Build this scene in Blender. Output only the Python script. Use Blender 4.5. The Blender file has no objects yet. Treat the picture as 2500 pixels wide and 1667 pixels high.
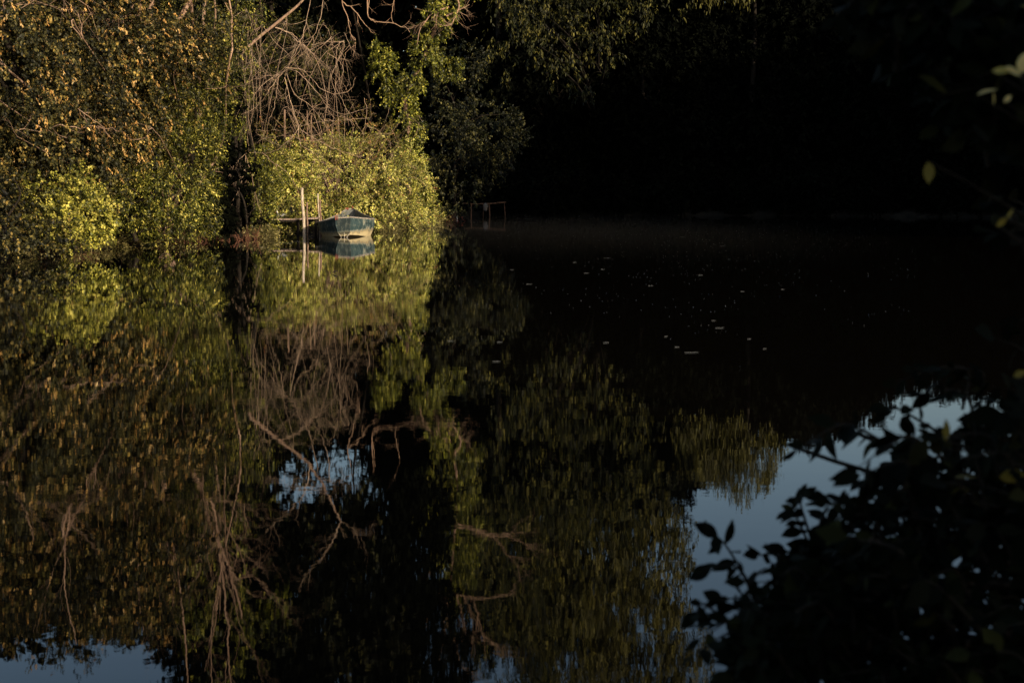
import bpy, math, random
import numpy as np
from mathutils import Vector, Quaternion
C = bpy.context.scene.collection
rad = math.radians
random.seed(7)

# ------------------------------------------------------------------ camera geometry (photo frame 2500 x 1667)
F = 3472.0; H_EYE = 1.6; PITCH = rad(5.98)
def ray(px, py):
    a = (px-1250.0)/F; b = (833.5-py)/F
    return Vector((a, math.cos(PITCH)+b*math.sin(PITCH), -math.sin(PITCH)+b*math.cos(PITCH)))
def P(px, py, Y):
    d = ray(px, py); t = Y/d.y
    return Vector((d.x*t, Y, H_EYE+d.z*t))
def W(px, py):
    d = ray(px, py); t = -H_EYE/d.z
    return Vector((d.x*t, d.y*t, 0))
EL = rad(14.0)
SUN = Vector((0.66*math.cos(EL), -0.75*math.cos(EL), math.sin(EL))).normalized()

# ------------------------------------------------------------------ object helpers
def tag(o, label=None, cat=None, group=None, kind=None):
    if label: o['label'] = label
    if cat: o['category'] = cat
    if group: o['group'] = group
    if kind: o['kind'] = kind
    return o
def empty(name, loc, label, cat, group=None, rz=0):
    o = bpy.data.objects.new(name, None); C.objects.link(o)
    o.location = loc; o.rotation_euler = (0, 0, rz); o.empty_display_size = .1
    return tag(o, label, cat, group)
class MB:
    def __init__(s): s.v = []; s.f = []
    def add(s, vs, fs):
        n = len(s.v); s.v += [tuple(v) for v in vs]; s.f += [tuple(i+n for i in f) for f in fs]; return s
    def box(s, c, d, rz=0, ry=0, rx=0):
        from mathutils import Euler
        R = Euler((rx, ry, rz)).to_matrix(); c = Vector(c); vs = []
        for z in (-1, 1):
            for x, y in ((-1,-1),(1,-1),(1,1),(-1,1)):
                vs.append(c + R @ Vector((x*d[0]/2, y*d[1]/2, z*d[2]/2)))
        return s.add(vs, [(3,2,1,0),(4,5,6,7),(0,1,5,4),(1,2,6,5),(2,3,7,6),(3,0,4,7)])
    def tube(s, pts, rs, n=6, cap=True):
        pts = [Vector(p) for p in pts]; m = len(pts); vs = []; fs = []
        t0 = (pts[1]-pts[0]).normalized()
        ref = Vector((0,0,1)) if abs(t0.z) < .9 else Vector((1,0,0))
        a = t0.cross(ref).normalized()
        for i, p in enumerate(pts):
            t = (pts[min(i+1, m-1)]-pts[max(i-1, 0)])
            t = t.normalized() if t.length > 1e-6 else t0
            a = (a - t*a.dot(t))
            a = a.normalized() if a.length > 1e-6 else t.orthogonal().normalized()
            b = t.cross(a); r = rs[i] if hasattr(rs, '__len__') else rs
            for k in range(n):
                an = 2*math.pi*k/n
                vs.append(p + (a*math.cos(an)+b*math.sin(an))*r)
        for i in range(m-1):
            for k in range(n):
                k2 = (k+1) % n
                fs.append((i*n+k, i*n+k2, (i+1)*n+k2, (i+1)*n+k))
        if cap:
            fs.append(tuple(range(n-1, -1, -1))); fs.append(tuple((m-1)*n+k for k in range(n)))
        return s.add(vs, fs)
    def rings(s, rings, cap=True):
        n = len(rings[0]); vs = [v for r in rings for v in r]; fs = []
        for i in range(len(rings)-1):
            for k in range(n):
                k2 = (k+1) % n
                fs.append((i*n+k, i*n+k2, (i+1)*n+k2, (i+1)*n+k))
        if cap:
            fs.append(tuple(range(n-1, -1, -1))); fs.append(tuple((len(rings)-1)*n+k for k in range(n)))
        return s.add(vs, fs)
    def build(s, name, m, parent=None, smooth=False, off=None, bevel=0):
        me = bpy.data.meshes.new(name)
        vs = s.v if off is None else [(v[0]-off[0], v[1]-off[1], v[2]-off[2]) for v in s.v]
        me.from_pydata(vs, [], s.f); me.materials.append(m)
        if smooth: me.polygons.foreach_set('use_smooth', [True]*len(me.polygons))
        o = bpy.data.objects.new(name, me); C.objects.link(o); o.parent = parent
        if bevel:
            b = o.modifiers.new('bevel', 'BEVEL'); b.width = bevel; b.segments = 2
        return o

# ------------------------------------------------------------------ materials
def newmat(name):
    m = bpy.data.materials.new(name); m.use_nodes = True
    nt = m.node_tree; nt.nodes.clear(); return m, nt
def N(nt, t, **kw):
    n = nt.nodes.new(t)
    for k, v in kw.items():
        if k in n.inputs.keys(): n.inputs[k].default_value = v
        else: setattr(n, k, v)
    return n
def ramp(nt, stops):
    r = nt.nodes.new('ShaderNodeValToRGB'); e = r.color_ramp.elements
    e[0].position = stops[0][0]; e[0].color = (*stops[0][1], 1)
    e[1].position = stops[-1][0]; e[1].color = (*stops[-1][1], 1)
    for p, c in stops[1:-1]:
        x = e.new(p); x.color = (*c, 1)
    return r
def leafmat(name, stops, rough=.45, spec=.4, trans=.18, tcol=(1.3, 1.25, .6)):
    m, nt = newmat(name); L = nt.links.new
    a = N(nt, 'ShaderNodeAttribute', attribute_name='leaf_tint')
    r = ramp(nt, stops); L(a.outputs['Fac'], r.inputs[0])
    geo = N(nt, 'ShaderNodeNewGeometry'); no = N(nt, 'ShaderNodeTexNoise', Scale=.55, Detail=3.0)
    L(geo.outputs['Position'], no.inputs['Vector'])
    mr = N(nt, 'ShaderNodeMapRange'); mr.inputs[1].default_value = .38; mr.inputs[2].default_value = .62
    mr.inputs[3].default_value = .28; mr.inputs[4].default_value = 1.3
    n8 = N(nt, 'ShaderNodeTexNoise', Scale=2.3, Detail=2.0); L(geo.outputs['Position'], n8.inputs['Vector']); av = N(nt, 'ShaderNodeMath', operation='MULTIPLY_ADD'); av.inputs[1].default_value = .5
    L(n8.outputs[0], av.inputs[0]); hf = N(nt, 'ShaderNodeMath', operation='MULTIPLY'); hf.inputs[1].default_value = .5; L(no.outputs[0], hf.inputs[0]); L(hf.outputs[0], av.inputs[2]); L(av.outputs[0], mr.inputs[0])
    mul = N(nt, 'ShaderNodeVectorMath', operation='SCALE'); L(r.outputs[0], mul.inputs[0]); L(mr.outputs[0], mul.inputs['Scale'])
    p = N(nt, 'ShaderNodeBsdfPrincipled', Roughness=rough); p.inputs['Specular IOR Level'].default_value = spec
    L(mul.outputs[0], p.inputs['Base Color'])
    t = N(nt, 'ShaderNodeBsdfTranslucent'); tm = N(nt, 'ShaderNodeVectorMath', operation='MULTIPLY')
    tm.inputs[1].default_value = tcol; L(mul.outputs[0], tm.inputs[0]); L(tm.outputs[0], t.inputs[0])
    mx = N(nt, 'ShaderNodeMixShader'); mx.inputs[0].default_value = trans
    L(p.outputs[0], mx.inputs[1]); L(t.outputs[0], mx.inputs[2])
    o = N(nt, 'ShaderNodeOutputMaterial'); L(mx.outputs[0], o.inputs[0]); return m
def bark(name, c1, c2, scale=8, rough=.85, zs=.25):
    m, nt = newmat(name); L = nt.links.new
    tc = N(nt, 'ShaderNodeNewGeometry'); mp = N(nt, 'ShaderNodeMapping'); mp.inputs['Scale'].default_value = (1, 1, zs)
    L(tc.outputs['Position'], mp.inputs[0])
    n = N(nt, 'ShaderNodeTexNoise', Scale=scale, Detail=8.0, Roughness=.65); L(mp.outputs[0], n.inputs['Vector'])
    r = ramp(nt, [(.35, c1), (.65, c2)]); L(n.outputs[0], r.inputs[0])
    p = N(nt, 'ShaderNodeBsdfPrincipled', Roughness=rough); p.inputs['Specular IOR Level'].default_value = .2
    b = N(nt, 'ShaderNodeBump', Strength=.5, Distance=.01); L(n.outputs[0], b.inputs['Height']); L(b.outputs[0], p.inputs['Normal'])
    L(r.outputs[0], p.inputs['Base Color']); o = N(nt, 'ShaderNodeOutputMaterial'); L(p.outputs[0], o.inputs[0]); return m

M = {}  # most leaf ramps start near black, standing in for shade between leaves
M['bark_pale'] = bark('pale_bark', (.22, .13, .09), (.50, .33, .23), 14)
M['bark_dead'] = bark('dead_twig_bark', (.24, .15, .10), (.64, .46, .33), 10)
M['bark_red'] = bark('reddish_root_bark', (.03, .012, .008), (.20, .09, .055), 10)
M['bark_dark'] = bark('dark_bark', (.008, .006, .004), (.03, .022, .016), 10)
M['wood_pale'] = bark('weathered_post_wood', (.26, .19, .14), (.74, .62, .48), 30)
M['wood_red'] = bark('reddish_old_wood', (.11, .065, .045), (.34, .22, .155), 22)
M['wood_deck'] = bark('old_deck_plank_wood', (.16, .10, .08), (.60, .46, .38), 18, zs=1)
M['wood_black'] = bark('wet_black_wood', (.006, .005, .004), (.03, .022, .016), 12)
M['wood_fence'] = bark('railing_wood', (.04, .022, .014), (.15, .085, .055), 12)
M['rust'] = bark('rusty_iron', (.12, .03, .02), (.34, .09, .06), 40, zs=1)
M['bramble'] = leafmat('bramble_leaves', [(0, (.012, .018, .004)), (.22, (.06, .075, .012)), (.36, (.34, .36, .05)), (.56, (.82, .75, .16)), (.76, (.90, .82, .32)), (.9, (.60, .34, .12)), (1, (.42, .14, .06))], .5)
M['brown'] = leafmat('withered_brown_leaves', [(0, (.03, .03, .01)), (.4, (.15, .13, .03)), (.7, (.30, .22, .06)), (1, (.40, .14, .06))], .5)
M['hop'] = leafmat('climbing_vine_leaves', [(0, (.015, .02, .004)), (.28, (.10, .11, .015)), (.5, (.46, .43, .06)), (1, (.78, .66, .15))], .5)
M['maple'] = leafmat('dull_broad_leaves', [(0, (.006, .007, .003)), (.45, (.035, .034, .012)), (.7, (.13, .11, .03)), (1, (.48, .32, .08))], .5, .22, .1)
M['seed'] = leafmat('orange_seed_clusters', [(0, (.45, .22, .05)), (.5, (.75, .45, .15)), (1, (.9, .68, .36))], .6, .2, .2)
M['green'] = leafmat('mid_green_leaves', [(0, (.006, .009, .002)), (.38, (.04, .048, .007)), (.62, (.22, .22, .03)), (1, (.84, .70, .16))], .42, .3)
M['ivy'] = leafmat('glossy_ivy_leaves', [(0, (.01, .014, .003)), (.4, (.08, .09, .012)), (.65, (.32, .32, .04)), (1, (.74, .64, .14))], .38, .35, .1)
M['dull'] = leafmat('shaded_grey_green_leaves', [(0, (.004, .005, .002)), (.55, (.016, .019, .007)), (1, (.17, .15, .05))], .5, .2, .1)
M['walnut'] = leafmat('long_olive_leaves', [(0, (.008, .009, .003)), (.5, (.03, .034, .008)), (1, (.26, .22, .05))], .5, .2)
M['olive'] = leafmat('hanging_olive_leaves', [(0, (.04, .035, .008)), (.5, (.12, .11, .02)), (1, (.26, .22, .05))], .5, .3, .25)
M['black'] = leafmat('shade_black_leaves', [(0, (.0012, .0016, .001)), (1, (.005, .006, .003))], .8, .03, 0)  # shade of the unlit trees put into the leaf colour
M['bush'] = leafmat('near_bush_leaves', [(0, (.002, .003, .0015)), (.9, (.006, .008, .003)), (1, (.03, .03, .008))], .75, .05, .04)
M['lit_leaf'] = leafmat('sunlit_toned_leaves', [(0, (.16, .12, .02)), (.5, (.30, .22, .05)), (1, (.9, .72, .34))], .6, .15, .4)  # sunlit look of a few near leaves put into the colour
M['redtwig'] = leafmat('red_leaves', [(0, (.25, .04, .03)), (1, (.5, .16, .12))], .6, .2)
M['grass'] = leafmat('pale_waterside_herbs', [(0, (.08, .08, .02)), (.5, (.25, .21, .07)), (1, (.42, .34, .17))], .6, .2)

def simple(name, col, rough=.6, spec=.3, metal=0):
    m, nt = newmat(name); p = N(nt, 'ShaderNodeBsdfPrincipled', Roughness=rough, Metallic=metal)
    n = N(nt, 'ShaderNodeTexNoise', Scale=25.0, Detail=5.0); r = ramp(nt, [(.3, tuple(c*.7 for c in col)), (.7, tuple(min(1, c*1.15) for c in col))])
    tc = N(nt, 'ShaderNodeTexCoord'); nt.links.new(tc.outputs['Object'], n.inputs['Vector'])
    nt.links.new(n.outputs[0], r.inputs[0]); nt.links.new(r.outputs[0], p.inputs['Base Color'])
    p.inputs['Specular IOR Level'].default_value = spec
    o = N(nt, 'ShaderNodeOutputMaterial'); nt.links.new(p.outputs[0], o.inputs[0]); return m
M['speck'] = simple('pale_floating_bits', (.22, .23, .24), .6, .2)
M['white'] = simple('white_feathers', (.75, .73, .7)); M['grey'] = simple('grey_feathers', (.28, .29, .31))
M['beak'] = simple('yellow_beak', (.6, .4, .08)); M['pink'] = simple('pink_skin', (.6, .35, .28))
M['net'] = simple('pale_sacking', (.13, .12, .11), .9)
M['cable'] = simple('steel_cable', (.45, .40, .33), .5, .5)

# painted boat
def boat_paint(name, interior=False):
    m, nt = newmat(name); L = nt.links.new
    tc = N(nt, 'ShaderNodeTexCoord'); sep = N(nt, 'ShaderNodeSeparateXYZ'); L(tc.outputs['Object'], sep.inputs[0])
    mp = N(nt, 'ShaderNodeMapping'); mp.inputs['Scale'].default_value = (1, 1, .55); L(tc.outputs['Object'], mp.inputs[0])
    n1 = N(nt, 'ShaderNodeTexNoise', Scale=5.0, Detail=10.0, Roughness=.75); L(mp.outputs[0], n1.inputs['Vector'])
    n2 = N(nt, 'ShaderNodeTexNoise', Scale=24.0, Detail=6.0, Roughness=.7); L(mp.outputs[0], n2.inputs['Vector'])
    # wear grows towards the waterline
    mr = N(nt, 'ShaderNodeMapRange'); mr.inputs[1].default_value = .03; mr.inputs[2].default_value = .27
    mr.inputs[3].default_value = .40 if not interior else .05; mr.inputs[4].default_value = -.04; L(sep.outputs[2], mr.inputs[0])
    a = N(nt, 'ShaderNodeMath', operation='ADD'); L(n1.outputs[0], a.inputs[0]); L(mr.outputs[0], a.inputs[1])
    s2 = N(nt, 'ShaderNodeMath', operation='MULTIPLY'); s2.inputs[1].default_value = .35; L(n2.outputs[0], s2.inputs[0])
    b = N(nt, 'ShaderNodeMath', operation='ADD'); L(a.outputs[0], b.inputs[0]); L(s2.outputs[0], b.inputs[1])
    if interior:
        r = ramp(nt, [(.45, (.08, .095, .095)), (.72, (.20, .20, .19)), (.95, (.28, .24, .18))])
    else:
        r = ramp(nt, [(.48, (.016, .034, .038)), (.66, (.045, .075, .078)), (.74, (.25, .25, .20)), (.86, (.28, .22, .12)), (.93, (.5, .41, .24))])
    L(b.outputs[0], r.inputs[0])
    p = N(nt, 'ShaderNodeBsdfPrincipled', Roughness=.6); p.inputs['Specular IOR Level'].default_value = .3
    L(r.outputs[0], p.inputs['Base Color'])
    bp = N(nt, 'ShaderNodeBump', Strength=.4, Distance=.006); L(b.outputs[0], bp.inputs['Height']); L(bp.outputs[0], p.inputs['Normal'])
    o = N(nt, 'ShaderNodeOutputMaterial'); L(p.outputs[0], o.inputs[0]); return m
M['boat'] = boat_paint('peeling_teal_paint'); M['boat_in'] = boat_paint('faded_grey_interior', True)
M['boat_front'] = M['boat'].copy(); M['boat_front'].name = 'shade_darkened_teal_paint'  # hull paint darkened to carry the bow plate's shade
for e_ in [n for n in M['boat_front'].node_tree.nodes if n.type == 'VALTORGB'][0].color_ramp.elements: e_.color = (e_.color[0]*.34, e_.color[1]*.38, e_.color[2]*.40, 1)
M['gun'] = bark('worn_gunwale_wood', (.16, .13, .11), (.42, .38, .33), 20, zs=1)

# water: murky body under a mirror-like surface with faint ripples
m, nt = newmat('still_river_water'); L = nt.links.new
geo = N(nt, 'ShaderNodeNewGeometry')
mp = N(nt, 'ShaderNodeMapping'); mp.inputs['Scale'].default_value = (.8, 1.2, 1); L(geo.outputs['Position'], mp.inputs[0])
w1 = N(nt, 'ShaderNodeTexNoise', Scale=2.6, Detail=5.0, Roughness=.55); L(mp.outputs[0], w1.inputs['Vector'])
w2 = N(nt, 'ShaderNodeTexNoise', Scale=.35, Detail=2.0); L(geo.outputs['Position'], w2.inputs['Vector'])
mrw = N(nt, 'ShaderNodeMapRange'); mrw.inputs[1].default_value = .35; mrw.inputs[2].default_value = .7; mrw.inputs[3].default_value = .35; mrw.inputs[4].default_value = 1.3
L(w2.outputs[0], mrw.inputs[0])
mu = N(nt, 'ShaderNodeMath', operation='MULTIPLY'); L(w1.outputs[0], mu.inputs[0]); L(mrw.outputs[0], mu.inputs[1])
bp = N(nt, 'ShaderNodeBump', Strength=1.0, Distance=.0006); L(mu.outputs[0], bp.inputs['Height'])
df = N(nt, 'ShaderNodeBsdfDiffuse'); df.inputs[0].default_value = (.004, .003, .0018, 1)
gl = N(nt, 'ShaderNodeBsdfGlossy', Roughness=.004); gl.inputs[0].default_value = (.95, .97, 1, 1); L(bp.outputs[0], gl.inputs['Normal'])
fr = N(nt, 'ShaderNodeFresnel', IOR=1.345); L(bp.outputs[0], fr.inputs['Normal'])
mx = N(nt, 'ShaderNodeMixShader'); L(fr.outputs[0], mx.inputs[0]); L(df.outputs[0], mx.inputs[1]); L(gl.outputs[0], mx.inputs[2])
o = N(nt, 'ShaderNodeOutputMaterial'); L(mx.outputs[0], o.inputs[0]); M['water'] = m
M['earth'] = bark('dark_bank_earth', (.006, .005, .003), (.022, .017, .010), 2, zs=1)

# ------------------------------------------------------------------ the setting
SHORE = [(-16, 1), (-14, 12), (-13, 24), (-12.5, 31), (-12.0, 37), (-11.2, 43), (-10.2, 50), (-9.6, 55), (-7.6, 59), (-6.0, 66), (-5.6, 78), (-5.6, 97),
         (-2, 101), (8, 100), (20, 98), (30, 92), (36, 72), (36, 44), (33, 20), (20, 10), (8, 6), (2.6, 3.9), (1.0, 2.2), (-2, 1.3)]
def in_river(x, y):
    s = np.zeros(x.shape, bool); n = len(SHORE)
    for i in range(n):
        x1, y1 = SHORE[i]; x2, y2 = SHORE[(i+1) % n]
        c = ((y1 > y) != (y2 > y))
        s ^= c & (x < (x2-x1)*(y-y1)/((y2-y1) if y2 != y1 else 1e-9)+x1)
    return s
def shore_dist(x, y):
    d = np.full(x.shape, 1e9); n = len(SHORE)
    for i in range(n):
        x1, y1 = SHORE[i]; x2, y2 = SHORE[(i+1) % n]; dx, dy = x2-x1, y2-y1
        t = np.clip(((x-x1)*dx+(y-y1)*dy)/(dx*dx+dy*dy), 0, 1)
        d = np.minimum(d, np.hypot(x-x1-t*dx, y-y1-t*dy))
    return d
def axis(lo, hi, step, far):
    a = list(np.arange(lo, hi+.01, step)); s = step; v = hi
    while v < far: s *= 1.35; v += s; a.append(v)
    s = step; v = lo
    while v > -far: s *= 1.35; v -= s; a.insert(0, v)
    return np.array(a)
gx = axis(-24, 46, .8, 1500); gy = axis(-6, 112, .8, 1500)
X, Y = np.meshgrid(gx, gy); ins = in_river(X, Y); D = shore_dist(X, Y)
rng = np.random.default_rng(3)
Z = np.where(ins, -np.minimum(D*.5, 1.8), .05+.45*(1-np.exp(-D/1.2))+np.minimum(D, 120)*.02)
Z += rng.normal(0, .03, Z.shape)*(~ins)*np.exp(-D/60)
nx, ny = len(gx), len(gy)
vs = np.stack([X.ravel(), Y.ravel(), Z.ravel()], 1)
idx = np.arange(nx*ny).reshape(ny, nx)
q = np.stack([idx[:-1, :-1].ravel(), idx[:-1, 1:].ravel(), idx[1:, 1:].ravel(), idx[1:, :-1].ravel()], 1)
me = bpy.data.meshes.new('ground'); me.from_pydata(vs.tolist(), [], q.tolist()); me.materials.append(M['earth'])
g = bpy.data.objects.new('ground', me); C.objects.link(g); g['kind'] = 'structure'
w = MB().add([(-60, -10, 0), (80, -10, 0), (80, 130, 0), (-60, 130, 0)], [(0, 1, 2, 3)]).build('water', M['water']); w['kind'] = 'structure'

# ------------------------------------------------------------------ foliage machinery
def unit(a): return a/np.maximum(np.linalg.norm(a, axis=-1, keepdims=True), 1e-9)
def leaf_obj(name, parts, mat, parent=None, off=None):
    """parts: list of (base, axis, side, length, width, tint) arrays -> kite leaves folded on the midrib"""
    B = np.concatenate([p[0] for p in parts]); A = np.concatenate([p[1] for p in parts]); S = np.concatenate([p[2] for p in parts])
    Lg = np.concatenate([p[3] for p in parts])[:, None]; Wd = np.concatenate([p[4] for p in parts])[:, None]; T = np.concatenate([p[5] for p in parts])
    if off is not None: B = B-np.array(off)
    Nn = np.cross(A, S); n = len(B)
    v = np.empty((n, 6, 3), np.float32)
    v[:, 0] = B; v[:, 1] = B+A*Lg*.30+S*Wd*.46+Nn*Wd*.12; v[:, 2] = B+A*Lg*.66+S*Wd*.38+Nn*Wd*.08
    v[:, 3] = B+A*Lg-Nn*Lg*.10; v[:, 4] = B+A*Lg*.66-S*Wd*.38+Nn*Wd*.08; v[:, 5] = B+A*Lg*.30-S*Wd*.46+Nn*Wd*.12
    me = bpy.data.meshes.new(name)
    me.vertices.add(n*6); me.vertices.foreach_set('co', v.ravel())
    f = np.array([[0, 1, 2, 3], [0, 3, 4, 5]])
    F_ = (np.arange(n)[:, None, None]*6+f[None]).reshape(-1)
    me.loops.add(n*8); me.loops.foreach_set('vertex_index', F_.astype(np.int32))
    me.polygons.add(n*2); me.polygons.foreach_set('loop_start', (np.arange(n*2)*4).astype(np.int32))
    me.update(calc_edges=True)
    at = me.attributes.new('leaf_tint', 'FLOAT', 'FACE'); at.data.foreach_set('value', np.repeat(T, 2).astype(np.float32))
    me.materials.append(mat)
    o = bpy.data.objects.new(name, me); C.objects.link(o); o.parent = parent
    return o
def sprays(rng, c, out, k=8, tw=.4, L=.11, wr=.55, droop=.35, hang=0, rand=.7, tint=(0, 1)):
    """c (n,3) spray roots, out (n,3) outward directions; k leaves strung on each little twig"""
    n = len(c)
    t = unit(out*1.0+rng.normal(0, .5, (n, 3))+np.array([0, 0, -droop-hang]))
    s = np.linspace(.1, 1, k)[None, :, None]
    pos = c[:, None]+t[:, None]*s*tw*rng.uniform(.6, 1.3, (n, 1, 1))+rng.normal(0, tw*.08, (n, k, 3))
    pos[..., 2] -= (s[..., 0]**2)*tw*.3*droop
    rv = unit(rng.normal(0, 1, (n, k, 3))); sn = rng.normal(0, rand*.85, (n, 1, 3))
    ax = unit(t[:, None]*.7+rv*.8+np.array([0, 0, -droop-hang]))
    nr = unit(out[:, None]*.75+np.array([.1, -.1, .32])+sn+rng.normal(0, rand*.55, (n, k, 3)))
    side = unit(np.cross(nr, ax))
    lg = L*rng.uniform(.55, 1.3, (n, k)); wd = lg*wr*rng.uniform(.8, 1.2, (n, k))
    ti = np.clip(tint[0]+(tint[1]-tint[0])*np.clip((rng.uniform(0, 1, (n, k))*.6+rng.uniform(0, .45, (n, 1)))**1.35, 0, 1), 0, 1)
    m = n*k
    return (pos.reshape(m, 3), ax.reshape(m, 3), side.reshape(m, 3), lg.reshape(m), wd.reshape(m), ti.reshape(m))
def clump(rng, p, sc):
    v = 0
    for k in range(7):
        d = unit(rng.normal(0, 1, (1, 3)))[0]*rng.uniform(.6, 1.7)/sc; v = v+np.sin(p@d*6.283/2.2+rng.uniform(0, 6.28)+.8*np.sin(p@d[::-1]*2.1))
    return v/2.0
def blob_pts(rng, blobs, dens, shell=(.55, 1.05), lump=.16, zmin=None, thin=True):
    """roots spread through the outer layers of lumpy ellipsoids; dens = roots per square metre of surface"""
    cs, os_ = [], []
    for b in blobs:
        c = np.array(b[:3]); r = np.array(b[3:6]); d_ = b[6] if len(b) > 6 else 1
        area = 4*math.pi*(((r[0]*r[1])**1.6+(r[0]*r[2])**1.6+(r[1]*r[2])**1.6)/3)**(1/1.6)
        n = max(8, int(area*dens*d_*1.45))
        u = unit(rng.normal(0, 1, (n, 3)))
        # lumps: a few random directions push the surface in or out
        ld = unit(rng.normal(0, 1, (26, 3))); la = rng.uniform(-1, 1, 26)
        f = 1+lump*((np.clip((u@ld.T-.80)/.2, 0, 1))*la).sum(1)*1.6
        rr = rng.uniform(shell[0], shell[1], n)**.7*f
        # thin out holes
        hd = unit(rng.normal(0, 1, (10, 3))); hole = (np.clip((u@hd.T-.9)/.08, 0, 1)).max(1)
        keep = rng.uniform(0, 1, n) > hole*.75
        sc = max(.5, min(1.6, r.max()*.55)); cl = clump(rng, c+u*r, sc)
        rr = rr*(1+.10*np.clip(cl, -1.5, 1.5))
        if thin: keep &= rng.uniform(0, 1, n) < np.clip(.55+.62*cl, .05, 1)
        p = c+u*r*rr[:, None]; o = unit(u/r)
        p = p[keep]; o = o[keep]
        if zmin is not None:
            k2 = p[:, 2] > zmin; p = p[k2]; o = o[k2]
        cs.append(p); os_.append(o)
    return np.concatenate(cs), np.concatenate(os_)

def curve(pts, n=5):
    """smooth catmull-rom through points"""
    pts = [Vector(p) for p in pts]
    if len(pts) < 3:
        return [pts[0].lerp(pts[-1], i/n) for i in range(n+1)]
    out = []; e = [pts[0]*2-pts[1]]+pts+[pts[-1]*2-pts[-2]]
    for i in range(1, len(e)-2):
        a, b, c, d = e[i-1], e[i], e[i+1], e[i+2]
        for k in range(n):
            t = k/n
            out.append(.5*((2*b)+(c-a)*t+(2*a-5*b+4*c-d)*t*t+(3*b-a-3*c+d)*t**3))
    out.append(pts[-1]); return out
def grow(mb, R, p, d, L, r, lev, bend=.25, up=0, spread=.7, nk=(3, 5), nseg=6, sides=5):
    pts = [p.copy()]; rs = [r]; d = d.normalized(); kids = []
    ben = Vector((R.gauss(0, 1), R.gauss(0, 1), R.gauss(0, 1)))*bend
    for i in range(nseg):
        ben = ben*.8+Vector((R.gauss(0, 1), R.gauss(0, 1), R.gauss(0, 1)))*bend*.5
        d = (d+ben*.35+Vector((0, 0, up))).normalized()
        p = p+d*L/nseg; pts.append(p.copy()); rs.append(r*(1-.75*(i+1)/nseg)); kids.append((p.copy(), d.copy(), rs[-1]))
    mb.tube(pts, rs, sides if lev > 0 else 4, cap=False)
    if lev > 0:
        for j in range(R.randint(*nk)):
            q, dd, rr = kids[R.randint(1, nseg-1)]
            v = Vector((R.gauss(0, 1), R.gauss(0, 1), R.gauss(0, 1))); v = (v-dd*v.dot(dd)).normalized()
            grow(mb, R, q, dd+v*spread*R.uniform(.6, 1.3), L*R.uniform(.45, .75), rr*.75, lev-1, bend, up, spread, nk, nseg, sides)
def limb_curve(mb, R, pts, r0, r1, twigs=4, tl=1.0, lev=1, n=5, spread=.9, up=0, bend=.3, wob=.015):
    c = curve(pts, n); m = len(c)
    c = [p+Vector((R.gauss(0, wob), R.gauss(0, wob), R.gauss(0, wob))) if 0 < i < m-1 else p for i, p in enumerate(c)]
    rs = [r0+(r1-r0)*i/(m-1) for i in range(m)]
    mb.tube(c, rs, 6, cap=False)
    for j in range(twigs):
        i = R.randint(1, m-2); dd = (c[i+1]-c[i-1]).normalized()
        v = Vector((R.gauss(0, 1), R.gauss(0, .8), R.gauss(0, 1))); v = (v-dd*v.dot(dd)).normalized()
        grow(mb, R, c[i], dd*.8+v*spread, tl*R.uniform(.6, 1.3), rs[i]*.5, lev, bend, up, .8)

def tree(name, base, height, blobs, mat, label, cat='tree', group=None, dens=14, k=8, tw=.36, L=.13, wr=.5, droop=.4, hang=0,
         trunk_r=.18, bark_m='bark_dark', seed=1, extra=None, tint=(0, 1), shell=(.5, 1.05), zmin=.3, lump=.18, limbs=7, crown='crown', rand=.7):
    rg = np.random.default_rng(seed); R = random.Random(seed); base = Vector(base)
    root = empty(name, base, label, cat, group)
    mb = MB(); top = base+Vector((R.uniform(-.4, .4), R.uniform(-.4, .4), height*.85))
    pts = curve([base, base.lerp(top, .35)+Vector((R.gauss(0, .15), R.gauss(0, .15), 0)), base.lerp(top, .7)+Vector((R.gauss(0, .3), R.gauss(0, .3), 0)), top], 5)
    m_ = len(pts); mb.tube(pts, [trunk_r*(1.25 if i == 0 else 1)*(1-.85*i/(m_-1)) for i in range(m_)], 8, cap=False)
    for j in range(min(limbs, len(blobs)*2)):
        b = blobs[j % len(blobs)]; i = min(m_-2, max(1, int(m_*min(.9, max(.1, (b[2]-base.z-b[5]*.5)/max(height, .1))))))
        e = Vector(b[:3])+Vector((R.uniform(-.6, .6)*b[3], R.uniform(-.6, .6)*b[4], R.uniform(-.2, .7)*b[5]))
        limb_curve(mb, R, [pts[i], pts[i].lerp(e, .5)+Vector((0, 0, .15*height*R.uniform(.2, .8)*.3)), e], trunk_r*.45, trunk_r*.08, 3, max(.6, b[3]*.6), 1)
    mb.build('trunk', M[bark_m], root, True, off=base)
    c, o = blob_pts(rg, blobs, dens, shell, lump, zmin, mat != 'black')
    parts = [sprays(rg, c, o, k, tw, L, wr, droop, hang, rand, tint)]
    leaf_obj(crown, parts, M[mat], root, off=base)
    return root, c, o, rg
def dup(root, loc, rz, sc=1, label=None):
    r = root.copy(); C.objects.link(r); r.location = loc; r.rotation_euler = (0, 0, rz); r.scale = (sc, sc, sc)
    if label: r['label'] = label
    for ch in list(root.children):
        c = ch.copy(); C.objects.link(c); c.parent = r
    return r
def B(px, py, Yd, rx, ry, rz, d=1):           # a blob centred on a photo point at distance Yd
    p = P(px, py, Yd); return (p.x, p.y, p.z, rx, ry, rz, d)
def G(px, Yd, z=.25): return ((px-1250)/F*Yd/math.cos(PITCH)*1.0, Yd, z)

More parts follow.
